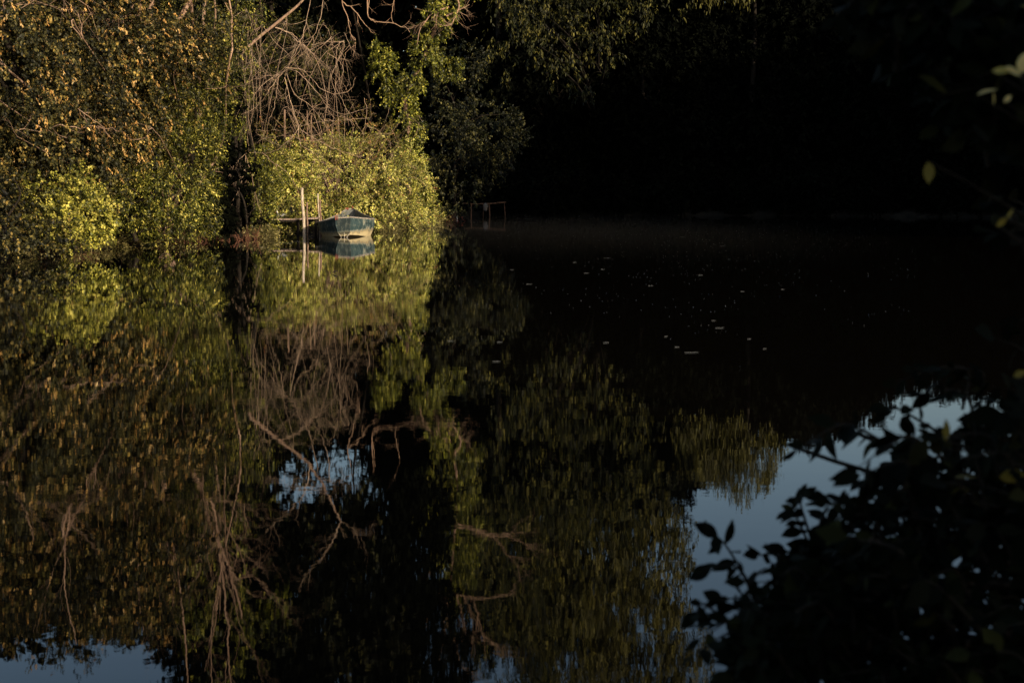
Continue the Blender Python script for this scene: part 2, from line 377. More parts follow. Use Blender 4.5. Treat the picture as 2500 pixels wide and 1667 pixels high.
# ---- left bank: shrubs and trees from near to far
# leftmost broad-leaved maple with orange seed bunches
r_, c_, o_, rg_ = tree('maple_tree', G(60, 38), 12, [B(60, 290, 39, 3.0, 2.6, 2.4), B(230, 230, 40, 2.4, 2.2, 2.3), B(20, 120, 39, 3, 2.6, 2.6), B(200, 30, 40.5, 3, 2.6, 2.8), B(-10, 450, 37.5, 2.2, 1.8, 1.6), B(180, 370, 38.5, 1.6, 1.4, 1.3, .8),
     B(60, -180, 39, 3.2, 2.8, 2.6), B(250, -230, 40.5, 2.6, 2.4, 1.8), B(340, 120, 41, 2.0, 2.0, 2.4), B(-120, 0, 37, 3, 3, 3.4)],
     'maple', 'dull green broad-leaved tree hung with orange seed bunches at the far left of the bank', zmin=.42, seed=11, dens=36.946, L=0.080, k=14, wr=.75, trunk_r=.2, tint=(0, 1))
sel = rg_.uniform(0, 1, len(c_)) < .34
lum = np.sin(c_[:, 0]*1.7+c_[:, 2]*2.1)+np.sin(c_[:, 1]*2.3-c_[:, 2]*1.3) > -.3
sel &= lum
sd = sprays(rg_, c_[sel]+o_[sel]*.30, o_[sel], 10, .14, .062, .45, .6, .5, 1.0)
leaf_obj('seed_bunches', [sd], M['seed'], r_, off=r_.location)
# darker foliage at the waterside, far left
tree('bush', G(30, 33.3), 2.2, [B(20, 570, 33.0, 1.0, 1.0, .75), B(-80, 520, 33, 1.5, 1.2, 1.2)], 'maple', 'dark grey-green bush leaning over the water at the left edge', 'bush', zmin=.40, seed=12, dens=31.262, L=0.083, k=14, wr=.8, trunk_r=.05)
# bright hop vine mound
tree('climbing_vine', G(200, 36.3), 2.6, [B(200, 520, 35.6, .72, .8, .75), B(140, 560, 34.6, .75, .7, .55), B(225, 585, 36.2, .4, .6, .4), B(95, 475, 34.8, .45, .5, .35, .7), B(190, 450, 36.3, .4, .6, .35, .7)],
     'hop', 'bright yellow-green vine with broad leaves covering a low mound by the water', 'vine', zmin=.40, seed=13, dens=65.366, L=0.067, k=14, wr=.85, trunk_r=.04, tw=.3)
# mid green shrubs in the centre left
tree('leafy_bush', G(340, 40), 4, [B(345, 500, 40, .8, .9, .8), B(395, 465, 40.5, 1.0, 1.0, .8), B(300, 455, 39.5, .5, .6, .5), B(430, 560, 41.5, .85, .8, .6), B(370, 575, 41, .5, .6, .35)],
     'green', 'glossy green bush with long leaves beside the bright vine', 'bush', zmin=.40, seed=14, dens=51.156, L=0.080, k=14, wr=.42, trunk_r=.06)
tree('willow_bush', G(470, 43.5), 6, [B(470, 470, 43.5, .8, 1.0, 1.2), B(480, 560, 44, .5, .7, .4), B(445, 385, 43, .9, 1.1, .9), B(485, 340, 44.5, .75, 1, 1.1), B(470, 250, 44, 1.2, 1.1, 1.2)],
     'green', 'tall green bush of narrow leaves just left of the dark gap before the jetty', 'bush', zmin=.40, seed=15, dens=48.314, L=0.080, k=14, wr=.36, trunk_r=.08)
tree('leafy_tree', G(330, 43), 9, [B(320, 250, 42.2, 1.5, 1.4, 1.3), B(400, 180, 43, 1.9, 1.6, 1.7), B(300, 90, 43, 1.7, 1.5, 1.6, .7), B(440, 60, 44, 1.9, 1.6, 1.8, .8), B(350, -110, 45, 1.6, 1.8, 1.6, .7), B(520, -40, 46, 1.4, 1.4, 1.6, .35)],
     'green', 'green tree with bare stems rising out of its top, left of the dead branches', seed=16, dens=34.104, L=0.080, k=14, wr=.42, trunk_r=.14)
# shade behind the gap, stood in for by near-black foliage
tree('shade_dark_tree', G(590, 57), 12, [B(560, 420, 57, 2.0, 1.5, 3.5), B(650, 300, 60, 2.4, 2, 2.8), B(490, 60, 60, 2.2, 2, 4)],
     'black', 'dark tree behind the dead branches over the jetty, its leaf colour holding the shade', seed=17, dens=14.21, L=0.192, k=14, trunk_r=.2)
tree('oak_sapling', G(640, 54), 8, [B(640, 90, 54, 1.9, 1.5, 1.4, .8), B(720, 150, 55, 1.5, 1.3, 1.4, .6), B(600, 190, 53, .9, .9, 1.3, .7), B(755, 100, 56, 1.2, 1.2, 1.0, .5)],
     'walnut', 'dim leafy young tree behind the tangle of dead branches', seed=18, dens=18.473, L=0.096, k=14, wr=.5, trunk_r=.1)
tree('gap_shade_tree', G(420, 50), 6, [B(320, 420, 46.5, 1.8, 1.4, 3.0), B(430, 480, 47.5, 1.8, 1.3, 2.2), B(540, 480, 53.5, 1.3, 1.0, 2.2), B(600, 440, 56.5, 1.4, .8, 2.6), B(400, 260, 47.5, 2.0, 1.4, 2.2), B(520, 240, 55.5, 1.8, 1.1, 2.4), B(250, 500, 43, 1.4, 1.2, 2.0), B(160, 380, 44.5, 2, 1.4, 2.4)],
     'black', 'nearly black foliage added as shade in the gaps behind the green bushes', 'tree', seed=51, dens=13.72, L=0.192, k=14, tw=.4, trunk_r=.12)  # near-black leaves added to stand in for shade in the gaps
# ivy curtain left of the jetty
tree('ivy_bush', G(610, 51.5), 3.5, [B(655, 480, 52, .45, .6, 1.1), B(642, 545, 51.2, .36, .5, .45), B(665, 400, 53.5, .6, .6, .9), B(632, 400, 52, .3, .4, .7, .7), B(640, 580, 50.8, .35, .4, .2)],
     'ivy', 'ivy hanging to the water at the left end of the jetty', 'ivy', seed=19, dens=56.84, L=0.058, k=14, wr=.8, tw=.25, trunk_r=.05)
tree('ivy_clump', G(585, 52.5), 7, [B(588, 230, 52.3, .3, .3, 1.5), B(596, 150, 52.3, .35, .35, .5)],
     'ivy', 'leaning trunk wrapped in ivy below the dead branches', 'ivy', seed=20, dens=78.155, L=0.058, k=14, wr=.8, tw=.22, trunk_r=.09)
# the bright bramble bank behind boat and jetty
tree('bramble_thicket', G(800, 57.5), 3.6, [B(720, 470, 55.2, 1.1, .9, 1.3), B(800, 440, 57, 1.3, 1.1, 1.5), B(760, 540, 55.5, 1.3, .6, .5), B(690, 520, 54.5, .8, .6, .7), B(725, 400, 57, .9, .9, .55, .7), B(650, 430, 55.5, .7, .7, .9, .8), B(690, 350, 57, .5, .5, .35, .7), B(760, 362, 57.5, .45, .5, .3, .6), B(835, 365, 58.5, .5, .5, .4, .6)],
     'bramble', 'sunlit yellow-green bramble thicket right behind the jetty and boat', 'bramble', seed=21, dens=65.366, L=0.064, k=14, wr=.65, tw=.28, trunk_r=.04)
tree('bramble_thicket', G(950, 61.5), 4, [B(900, 460, 59.5, 1.4, 1.1, 1.5), B(970, 460, 62, 1.25, 1.2, 1.35), B(1025, 500, 64.5, .8, .8, .75), B(880, 535, 58.5, 1.0, .6, .5), B(960, 530, 60.5, 1.3, .6, .6), B(930, 380, 62, 1.3, 1, .9, .8), B(1020, 535, 63.5, .9, .6, .4), B(1040, 450, 65, .35, .5, .4, .6), B(985, 385, 63, .35, .4, .5, .6), B(1010, 400, 63, .5, .5, .5, .8)],
     'bramble', 'sunlit bramble thicket to the right of the boat with reddish leaves on top', 'bramble', seed=22, dens=59.682, L=0.067, k=14, wr=.65, tw=.28, trunk_r=.04, tint=(.05, 1))
tree('bramble_thicket', G(880, 63), 5, [B(860, 325, 61, 1.2, 1.0, .9, .7), B(930, 345, 62, 1.0, 1.0, .8, .8), B(780, 325, 59, 1.2, 1.0, .7, .6), B(700, 325, 57, 1.0, .8, .6, .6), B(635, 350, 55.5, .7, .7, .7, .7), B(820, 375, 57.5, 1.1, .5, .4, .6), B(900, 390, 59, .7, .5, .5, .6)],
     'brown', 'brownish shaded bramble growth on top of the sunlit bank', 'bramble', seed=23, dens=28.42, L=0.064, k=14, wr=.6, tw=.3, trunk_r=.04)
brown = bpy.data.objects[[o.name for o in C.objects if o.get('label') == 'brownish shaded bramble growth on top of the sunlit bank'][0]]
R = random.Random(61); mb = MB(); bc = Vector(G(840, 61, .4))
for k in range(80):
    e = P(R.uniform(600, 1010), R.uniform(250, 450), R.uniform(54.5, 60)); q = bc.lerp(e, R.uniform(.5, .8)); q.z += R.uniform(-.3, .5)
    dd = e-q; mb.tube(curve([bc, q, e, e+Vector((R.gauss(0, .5), R.gauss(0, .3), R.gauss(-.2, .35)))], 4), [.011-.0006*i for i in range(13)], 4, False)
mb.build('stems', M['bark_dead'], brown, True, off=brown.location)
# ivy tree: a trunk thick with ivy, tall bare pale branches above
ivyb = []
path = [(1000, 470, 66, .45, .8), (1003, 390, 66, .55, .8), (1000, 320, 66, .42, .8), (985, 250, 66, .5, .8), (1010, 190, 66, .55, .8), (1040, 130, 66, .6, .8), (1060, 70, 66, .6, .8), (1085, 5, 66, .65, .9),
        (940, 160, 65, .5, .5), (925, 125, 65, .35, .5), (950, 210, 65, .3, .6), (1095, 160, 66.5, .55, .5), (1120, -70, 67, .8, 1.0), (1100, -160, 67, .8, 1.1), (1135, -250, 67, .7, 1.1), (1120, -350, 67.5, .6, 1.1), (1060, -330, 66.5, .5, .8), (1085, -420, 67, .5, 1.2), (1030, -100, 66, .6, .8), (1010, -200, 66, .5, .9)]
for px, py, yy, a_, b_ in path: ivyb.append(B(px, py, yy, a_, a_, b_))
root, c_, o_, rg_ = tree('ivy_covered_tree', G(1000, 66), 9, ivyb, 'ivy', 'tall tree wrapped in sunlit ivy at the right end of the bright bank', seed=24, dens=56.84, L=0.083, k=14, wr=.8, tw=.32, trunk_r=.02, limbs=0, droop=.6, lump=.3)
R = random.Random(55); mb = MB(); bpy.data.objects.remove([ch for ch in root.children if ch.name.startswith('trunk')][0])
mb.tube(curve([Vector(G(1000, 66.3, .2)), P(998, 320, 66.3), P(990, 240, 66.3), P(1040, 130, 66.3), P(1085, 0, 66.4), P(1110, -100, 67), P(1085, -420, 67), P(1050, -620, 67)], 5), [.13-.0025*i for i in range(36)], 8, False)
for pts in ([(1096, 18), (1060, 30), (1028, 68), (1018, 110)], [(1090, 40), (1120, 25), (1146, 12)], [(1100, -20), (1120, 10), (1100, 60), (1060, 60)]):
    limb_curve(mb, R, [P(a, b, 65.3) for a, b in pts], .05, .012, 6, .8, 1)
for pts in ([(1000, -300), (985, -400), (975, -520), (960, -640)], [(1060, -380), (1120, -470), (1170, -500), (1230, -560)], [(1085, -450), (1110, -560), (1130, -700)],
            [(1080, -380), (1180, -400), (1260, -380)], [(1110, -200), (1200, -230), (1280, -220)], [(1050, -430), (1000, -480), (990, -620)], [(1040, -330), (990, -360), (930, -350), (880, -330)]):
    limb_curve(mb, R, [P(a, b, 65) for a, b in pts], .09, .03, 4, 2.2, 1, bend=.2)
mb.build('bare_branches', M['bark_pale'], root, True, off=root.location)
# bare arching branches left of the ivy tree (a dead limb hanging in the dark)
R = random.Random(5); mb = MB(); b0 = Vector(G(880, 64))
mb.tube(curve([P(850, -120, 63.8), P(845, -60, 63.6), P(835, 4, 63.6), P(848, 40, 63.6)], 4), .025, 5, False)
for pts, r in (([(835, 4), (867, 27), (890, 60), (912, 82)], .03), ([(900, -60), (897, 34), (910, 50), (922, 54), (960, 57), (978, 66), (992, 68), (1001, 80)], .03), ([(930, -110), (964, -40), (962, 0), (956, 40), (960, 57)], .025), ([(850, -120), (900, -60), (897, 34)], .04), ([(850, -120), (930, -110), (964, -40)], .04),
               ([(848, 40), (855, 80), (868, 105), (862, 140)], .02), ([(855, 80), (868, 105), (845, 130), (835, 170)], .014)):
    limb_curve(mb, R, [P(a, b, 63.6) for a, b in pts], r, r*.35, 3, .5, 1)
mb2 = MB(); mb2.tube(curve([b0+Vector((0, 3, 0)), P(905, 300, 67), P(880, 120, 66), P(850, -40, 64), P(850, -120, 64)], 5), [.07-.0015*i for i in range(21)], 6, False)
dead2 = empty('dead_tree', b0, 'slender dead tree whose thin twigs arch against the dark, left of the ivy trunk', 'tree')
mb.build('branches', M['bark_pale'], dead2, True, off=b0); mb2.build('trunk', M['bark_dark'], dead2, True, off=b0)

# dim shrubs right of the ivy tree
tree('young_tree', G(1110, 76), 8, [B(1120, 200, 75, 1.4, 1.2, 2.0, .8), B(1090, 330, 74, 1.4, 1.2, 1.5, .8), B(1180, 310, 76, 1.6, 1.3, 1.4, .8), B(1210, 340, 77, 1.5, 1.2, 1.5, .7), B(1150, 400, 76, 1.7, 1.3, 1.3, .5), B(1240, 285, 76, .7, .6, .4, .7), B(1100, 470, 74, 1.4, 1, 1.1, .5)],
     'dull', 'dim broad-leaved young tree standing just right of the ivy trunk', seed=25, dens=22.736, L=0.115, k=14, wr=.7, trunk_r=.1, shell=(.7, 1.05))
# walnut crown, top centre right
tree('walnut_tree', G(1450, 112), 27, [B(1235, 40, 86, 1.6, 1.6, 1.6, .6), B(1320, 30, 86, 1.7, 1.6, 1.2, .9), B(1390, 90, 86, 1.3, 1.3, 1.0, .9), B(1290, 120, 86, 1.2, 1.2, .8, .8), B(1440, 30, 87, 1.7, 1.6, 1.3, .9), B(1470, 110, 87, 1.1, 1.1, 1.1, .9), B(1360, 140, 87, .8, .8, .5, 1), B(1530, 20, 88, 1.3, 1.2, 1.2, .5), B(1440, 205, 87, .9, .7, .6, .8), B(1375, 180, 87, .7, .7, .7, .8),
     B(1200, 165, 85, 1.0, .9, 1.2, .6), B(1620, 10, 89, 1.1, 1, 1.2, .5), B(1300, -130, 88, 4, 3, 3.6), B(1460, -120, 89, 4.2, 3, 3.4), B(1390, -320, 90, 4.4, 3, 3.6, .8), B(1530, -280, 90, 3.4, 3, 3.6, .8), B(1250, -330, 89, 3.4, 3, 3.4, .6), (-1.5, 88, 26, 3.4, 3, 4), (-2.2, 88, 19.5, 3, 3, 3.4, .8)],
     'walnut', 'tall tree whose olive leaf sprays hang into the dark at top centre', seed=26, dens=4.6, L=.24, wr=.36, tw=.6, k=9, droop=.8, trunk_r=.3, shell=(.75, 1.05), limbs=10)
# tall olive trees behind, seen mostly mirrored
tree('poplar_tree', G(1420, 112), 33, [B(1380, -560, 98, 5, 4, 6), B(1300, -430, 98, 4, 3.5, 5, .8), B(1480, -430, 99, 5, 4, 5), B(1560, -600, 99, 4.4, 4, 5.5), B(1440, -730, 99, 5, 4, 4.5), B(1610, -420, 99, 3.2, 3, 4, .8), B(1640, -720, 100, 4, 3.4, 3)],
     'olive', 'very tall olive-coloured tree rising out of the picture behind the hanging sprays', seed=27, dens=5, L=.34, wr=.4, tw=.8, k=9, droop=1.0, hang=.6, trunk_r=.4)
tree('willow_tree', G(1830, 106), 22, [B(1830, -140, 103, 2.4, 2.4, 2.4), B(1770, -110, 103, 2.2, 2.2, 2.2), B(1870, -110, 103, 1.8, 1.8, 2.2), B(1735, -90, 103, 1.6, 1.6, 2.0, .8)],
     'olive', 'pale yellow-green willow across the water with drooping curtains of leaves', seed=28, dens=9, L=.30, wr=.28, tw=.9, k=9, droop=1.2, hang=1.2, trunk_r=.35)

# ---- bare multi-stemmed tree rising from the left thicket
b0 = Vector(G(410, 45)); R = random.Random(21); mb = MB()
stems = [([(476, 97), (492, 55), (511, 0), (520, -60), (560, -170), (590, -300)], .075, 44), ([(375, 76), (372, 42), (364, 0), (350, -120), (335, -260)], .05, 43.5), ([(375, 76), (378, 30), (388, -5), (400, -90)], .035, 43.5),
         ([(391, 63), (410, 0), (430, -110), (425, -300)], .05, 43), ([(419, 76), (421, 34), (415, 0), (440, -180), (450, -420), (440, -600)], .06, 43), ([(315, 78), (318, 38), (321, 0), (335, -150), (350, -330)], .04, 42),
         ([(25, 126), (55, 88), (84, 50), (110, -50)], .035, 37), ([(185, -50), (200, 20), (170, -160), (190, -330)], .04, 39), ([(505, 20), (530, -20), (545, -180), (555, -400), (560, -560)], .06, 44),
         ([(560, -170), (620, -200), (680, -260)], .04, 44), ([(590, 200), (600, 60), (520, -300), (500, -560)], .04, 45.5), ([(250, 90), (265, 120), (255, 60)], .02, 38.5), ([(8, 210), (12, 165), (20, 120)], .02, 35.5), ([(200, 330), (260, 322), (300, 318), (350, 330)], .016, 38), ([(260, 290), (300, 310), (330, 345)], .014, 38.2), ([(430, 330), (400, 345), (370, 350)], .014, 40), ([(120, 340), (180, 330), (230, 345)], .012, 37), ([(470, 200), (490, 170), (530, 190)], .014, 43)]
for pts, r, yy in stems:
    c3 = [b0, b0.lerp(P(pts[0][0], pts[0][1], yy), .6)+Vector((0, 1.2, -.2))]+[P(a, b, yy) for a, b in pts]
    limb_curve(mb, R, [p+Vector((0, -2.3, 0))*(1 if i_ > 1 else 0) for i_, p in enumerate(c3)], r*1.15, r*.35, 7, 1.9 if r > .03 else .4, 2 if r > .045 else 1, n=6, up=.05, wob=.02, spread=.6)
stemtree = empty('bare_stemmed_tree', b0, 'pale slender bare stems standing out of the green thicket at upper left', 'tree')
mb.build('stems', M['bark_pale'], stemtree, True, off=b0)

# ---- the dead tree with tangled branches over the jetty
b0 = Vector(G(590, 53)); R = random.Random(9)
dead = empty('dead_tree', b0, 'leaning dead tree with a tangle of bare reddish branches above the jetty', 'tree')
mb = MB(); mb.tube(curve([b0, P(575, 380, 53.6), P(570, 200, 53), P(586, 134, 52.1)], 6), .1, 8, False); mb.build('lower_trunk', M['bark_dark'], dead, True, off=b0)
mb = MB(); mb.tube(curve([P(584, 140, 52.2), P(600, 120, 52), P(640, 85, 52), P(690, 45, 52), P(740, 0, 52), P(775, -60, 52), P(815, -150, 52)], 5), [.068-.0013*i for i in range(31)], 8, False)
mb.build('trunk', M['bark_pale'], dead, True, off=b0)
mb = MB()
L1 = [  # main limbs, photo points, radius, twig count, distance
 ([(672, 68), (700, 78), (726, 100), (750, 118), (775, 150), (790, 200), (800, 260)], .03, 12, 52),
 ([(672, 68), (712, 82), (735, 112), (720, 140), (700, 165)], .024, 8, 51.8),
 ([(760, -10), (745, 60), (735, 100), (715, 140), (695, 185)], .028, 8, 51.6), ([(790, -40), (785, 30), (765, 90), (730, 140), (705, 170)], .022, 8, 51.4),
 ([(700, 165), (685, 180), (650, 200), (620, 235), (600, 265)], .02, 10, 51.6), ([(700, 170), (680, 190), (655, 225), (625, 262), (590, 280)], .018, 10, 51.5), ([(690, 180), (640, 188), (610, 200), (590, 215)], .015, 6, 51.7),
 ([(695, 165), (730, 180), (770, 220), (800, 260), (840, 280), (900, 262)], .022, 14, 51.8), ([(700, 165), (745, 175), (790, 222), (850, 225), (868, 190)], .02, 10, 51.9),
 ([(800, 130), (830, 150), (838, 180), (820, 210), (850, 270), (890, 330)], .018, 12, 52.2), ([(695, 190), (708, 240), (718, 280), (728, 310), (705, 345), (660, 372), (600, 375)], .024, 16, 51.4),
 ([(728, 310), (760, 335), (800, 355), (850, 375), (880, 385)], .02, 12, 51.8), ([(728, 310), (732, 350), (760, 370), (770, 390), (800, 400), (845, 422)], .018, 8, 51.3),
 ([(770, 390), (762, 410), (765, 425)], .01, 3, 51.3), ([(810, 405), (785, 425), (765, 440), (740, 455)], .012, 4, 51.2),
 ([(640, 372), (670, 400), (700, 420), (725, 460), (748, 535)], .016, 5, 51.0), ([(600, 375), (595, 420), (585, 460), (560, 500)], .014, 8, 50.8), ([(600, 380), (615, 430), (622, 470), (637, 520)], .018, 5, 50.6),
 ([(600, 375), (575, 400), (555, 440), (545, 480)], .014, 8, 50.6), ([(890, 240), (895, 270), (890, 310), (875, 340)], .016, 4, 52), ([(900, 310), (925, 320), (935, 335)], .012, 3, 52),
 ([(592, 128), (570, 110), (560, 60), (590, 30), (640, 40)], .02, 8, 52.2), ([(545, 110), (520, 90), (500, 95), (480, 100)], .016, 6, 50), ([(565, 95), (540, 70), (560, 60), (600, 65), (620, 70)], .014, 5, 51),
 ([(840, 80), (850, 110), (820, 160), (830, 200)], .012, 5, 52.3), ([(810, 90), (770, 130), (745, 170), (730, 215)], .014, 8, 52), ([(760, 110), (800, 100), (830, 80)], .01, 4, 52),
 ([(700, 180), (720, 230), (760, 260), (790, 300), (830, 350)], .018, 14, 51.7), ([(680, 190), (672, 250), (655, 300), (650, 340)], .014, 10, 51.5), ([(640, 150), (610, 165), (590, 170)], .012, 4, 51.6), ([(640, 340), (700, 330), (760, 345), (810, 330)], .012, 10, 51.5),
 ([(815, -150), (780, -220), (730, -280), (700, -330)], .04, 12, 52), ([(740, 0), (720, -80), (660, -140), (620, -180)], .04, 12, 52), ([(815, -150), (860, -180), (900, -170)], .03, 8, 52), ([(775, -60), (700, -60), (640, -30), (600, -20)], .03, 14, 52), ([(760, -30), (810, -40), (850, -20)], .025, 10, 52)]
for k in range(16):      # long thin arching shoots
    x0, y0 = R.choice(((790, 60), (735, 110), (790, 200), (728, 310), (840, 100), (800, 130), (640, 60))); x1 = R.uniform(780, 910) if k % 3 else R.uniform(570, 800); y1 = R.uniform(190, 420)
    L1.append(([(x0, y0), (x0*.7+x1*.3+R.uniform(-15, 15), y0*.8+y1*.2-R.uniform(5, 40)), (x0*.3+x1*.7, y0*.45+y1*.55-R.uniform(0, 40)), (x1, y1)], R.uniform(.010, .016), 5, 51.8))
for k in range(16):      # shoots sweeping down from the upper left
    x0, y0 = R.choice(((640, 60), (600, 20), (665, 70), (700, 40), (610, 110))); x1 = R.uniform(555, 700); y1 = R.uniform(210, 390)
    L1.append(([(x0, y0), (x0*.8+x1*.2+R.uniform(-25, 25), y0*.8+y1*.2-R.uniform(0, 20)), (x0*.35+x1*.65+R.uniform(-15, 15), y0*.4+y1*.6), (x1, y1)], R.uniform(.008, .014), 4, 50.9))
for pts, r, tw_, yy in L1:
    limb_curve(mb, R, [P(a, b, yy+R.uniform(-.3, .3)) for a, b in pts], r*.58, r*.2, int(tw_*.8), .75, 1, n=5, bend=.5, up=-.03)
mb.build('branches', M['bark_dead'], dead, True, off=b0)

# ---- shore fringe (herbs and creepers trailing into the water): nobody could count them
rg = np.random.default_rng(77); c_ = []
edge = [(0, 632), (60, 624), (160, 614), (250, 608), (300, 602), (400, 594), (520, 588)]; edge1 = [(615, 584), (650, 583)]
edge2 = [(915, 566), (960, 560), (1010, 553), (1060, 545), (1085, 535)]
def along(pl, n, jx, jz):
    t = rg.uniform(0, len(pl)-1, n); i = np.minimum(t.astype(int), len(pl)-2); f = t-i; pl = np.array(pl, float)
    q = pl[i]*(1-f)[:, None]+pl[i+1]*f[:, None]
    out = np.array([tuple(W(a, b)) for a, b in q]); out[:, 0] += rg.normal(0, jx, n); out[:, 1] += np.abs(rg.normal(0, .7, n)); out[:, 2] = np.abs(rg.normal(0, jz, n))+.02
    return out
for pl, n, jz in ((edge, 900, .10), (edge1, 260, .1), (edge2, 3000, .25)): c_.append(along(pl, n, .25, jz))
c_ = np.concatenate(c_); o_ = unit(np.tile([.5, -.6, .5], (len(c_), 1))+rg.normal(0, .5, (len(c_), 3)))
tag(leaf_obj('waterside_herbs', [sprays(rg, c_, o_, 7, .3, .09, .4, .1)], M['grass']), 'pale straggling herbs and creepers trailing along the water edge', 'herbs', kind='stuff')

R = random.Random(71); mb = MB()
for k in range(260):
    px = R.uniform(0, 640); q = W(px, np.interp(px, [0, 250, 400, 640], [632, 608, 594, 584])); q.y += .3; d = Vector((R.uniform(-.4, .6), R.uniform(-.7, .1), R.uniform(.05, .8))).normalized()
    mb.tube([q+Vector((-.3, .5, R.uniform(-.1, .3))), q, q+d*R.uniform(.2, .6)], [.018, .012, .004], 4, False)
tag(mb.build('roots_and_twigs', M['bark_red'], None), 'reddish roots and broken twigs tangled along the water edge under the bushes', 'roots', kind='stuff')

# ---- backdrop wood across the water and behind the left bank (reads as one black mass)
rg = np.random.default_rng(5); bl = []
def wood_h(px):
    xs = [-900, 0, 450, 600, 700, 780, 900, 960, 1100, 1700, 1760, 1900, 1960, 2060, 2120, 2500, 3400]
    hs = [11, 11, 11, 15, 19, 17.6, 18, 21, 24, 21, 18, 17.6, 18, 17.5, 13.2, 13, 13]
    return np.interp(px, xs, hs)
for px in range(-700, 3300, 62):
    h_ = wood_h(px); yy = 118+random.uniform(-4, 4) if px > 900 or px > 560 else 60+random.uniform(0, 5)+max(0, (px-200)*.02)
    if px <= 560: h_ = 15.5 if px < 430 else 19
    xx = (px-1250)/F*yy
    zc = 0
    while zc < h_:
        rz = min(2.6, max(1.2, (h_-zc)*.5)); bl.append((xx+random.uniform(-.6, .6), yy+random.uniform(-1.5, 1.5), zc+rz, 2.3, 2.0, rz*1.1)); zc += rz*1.15
c_, o_ = blob_pts(rg, bl, 2.6, (.6, 1.08), .25, None, False)
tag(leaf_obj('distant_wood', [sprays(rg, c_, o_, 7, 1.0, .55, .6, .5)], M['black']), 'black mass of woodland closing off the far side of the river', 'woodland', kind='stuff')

# dark trees on the far bank, right half
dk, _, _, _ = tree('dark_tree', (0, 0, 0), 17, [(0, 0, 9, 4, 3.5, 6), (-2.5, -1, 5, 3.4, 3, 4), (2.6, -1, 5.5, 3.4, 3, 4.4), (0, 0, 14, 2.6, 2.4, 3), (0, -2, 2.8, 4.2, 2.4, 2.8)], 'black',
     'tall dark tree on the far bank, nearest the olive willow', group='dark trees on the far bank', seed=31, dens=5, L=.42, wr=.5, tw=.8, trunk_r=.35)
darks = [(1960, 106, 1.0, .3), (2070, 104, .86, 1.7), (2190, 101, .72, 2.9), (2330, 97, .70, 4.0), (2470, 93, .68, 5.0), (1700, 108, .86, .9), (1560, 107, .92, 2.2), (1330, 108, 1.0, 3.3)]
dl = ['tall dark tree on the far bank directly right of the willow', 'dark tree on the far bank mirrored at the top of the sky patch', 'dark tree on the far bank behind the near bush tips',
      'shorter dark tree at the right-hand bend of the river', 'shortest dark tree, at the right edge of the photo', 'dark tree on the far bank left of the willow', 'dark tree on the far bank below the tall olive tree', 'dark tree on the far bank just right of the old railing']
for i, (px, yy, s, rz) in enumerate(darks):
    loc = ((px-1250)/F*yy, yy, .3)
    if i == 0: dk.location = loc; dk.rotation_euler = (0, 0, rz); dk['label'] = dl[0]
    else: dup(dk, loc, rz, s, dl[i])
tree('tall_dark_tree', (-1, 109, .6), 29, [(-4.5, 108, 22, 3.4, 3, 5), (-1.2, 108, 26, 3.6, 3, 5), (-3, 108, 31, 3.6, 3, 4.5), (2.5, 109, 24, 3.6, 3, 6), (2, 109, 31, 3.4, 3, 4), (6.5, 110, 24, 3.6, 3, 6), (10, 110, 21, 3.2, 3, 5)], 'black',
     'very tall black tree behind the hanging leaf sprays at top centre', seed=38, dens=3.6, L=.5, tw=.9, trunk_r=.4)
# tall dark crowns behind the dead tree, leaving a gap of sky under them
tree('tall_dark_tree', (-12.5, 61, .6), 22, [(-13.5, 61, 11, 2.6, 2.4, 4), (-12.5, 61, 17, 3.0, 2.6, 4), (-9.6, 61, 15.8, 2.8, 2.4, 3.6), (-11, 61.5, 21.5, 3.2, 2.6, 3.4), (-7.0, 61.5, 15.2, 2.6, 2, 3.4), (-7.2, 62, 21, 3.0, 2.2, 3.8), (-4.6, 63, 19.5, 2.2, 2, 5), (-4.2, 63, 13.5, 1.2, 1, 2.2), (-11.4, 60, 11.2, 1.0, 1, 1.8, .6), (-9.2, 60, 10.4, 1.0, 1, 1.0, .14), (-8, 60, 12.0, 1.4, 1, 1.0, .2)], 'black',
     'tall black tree leaning out over the dead branches from behind', seed=36, dens=12, L=.32, tw=.6, trunk_r=.3)
tree('slim_tree', (-12.2, 57.5, .5), 18, [(-11.8, 57, 12, 1.0, 1.0, 1.6), (-10.6, 57, 15.5, 1.2, 1, 1.6, .7), (-12.2, 57, 17, 1.3, 1, 1.6, .7), (-13.6, 57, 14, 1.0, 1, 2.2, .8)], 'ivy',
     'slim ivy-hung tree rising high behind the leaning dead trunk', seed=37, dens=13, L=.16, trunk_r=.12, bark_m='bark_pale')
tree('dim_tree', (-10, 62, .6), 20, [(-9.2, 59.2, 16, 1.8, 1, 2.6, .6), (-6.6, 60, 19, 2, 1, 3, .6), (-6.0, 60.5, 14.8, 1.2, 1, 1.8, .6), (-10.6, 59, 19, 1.8, 1, 2.6, .6), (-8.6, 59, 11.5, 2.4, 1, 1.7, .3)], 'dull',
     'dim leafy tree high behind the dead branches, mirrored at the bottom centre', seed=39, dens=12, L=.17, trunk_r=.15, bark_m='bark_dark')
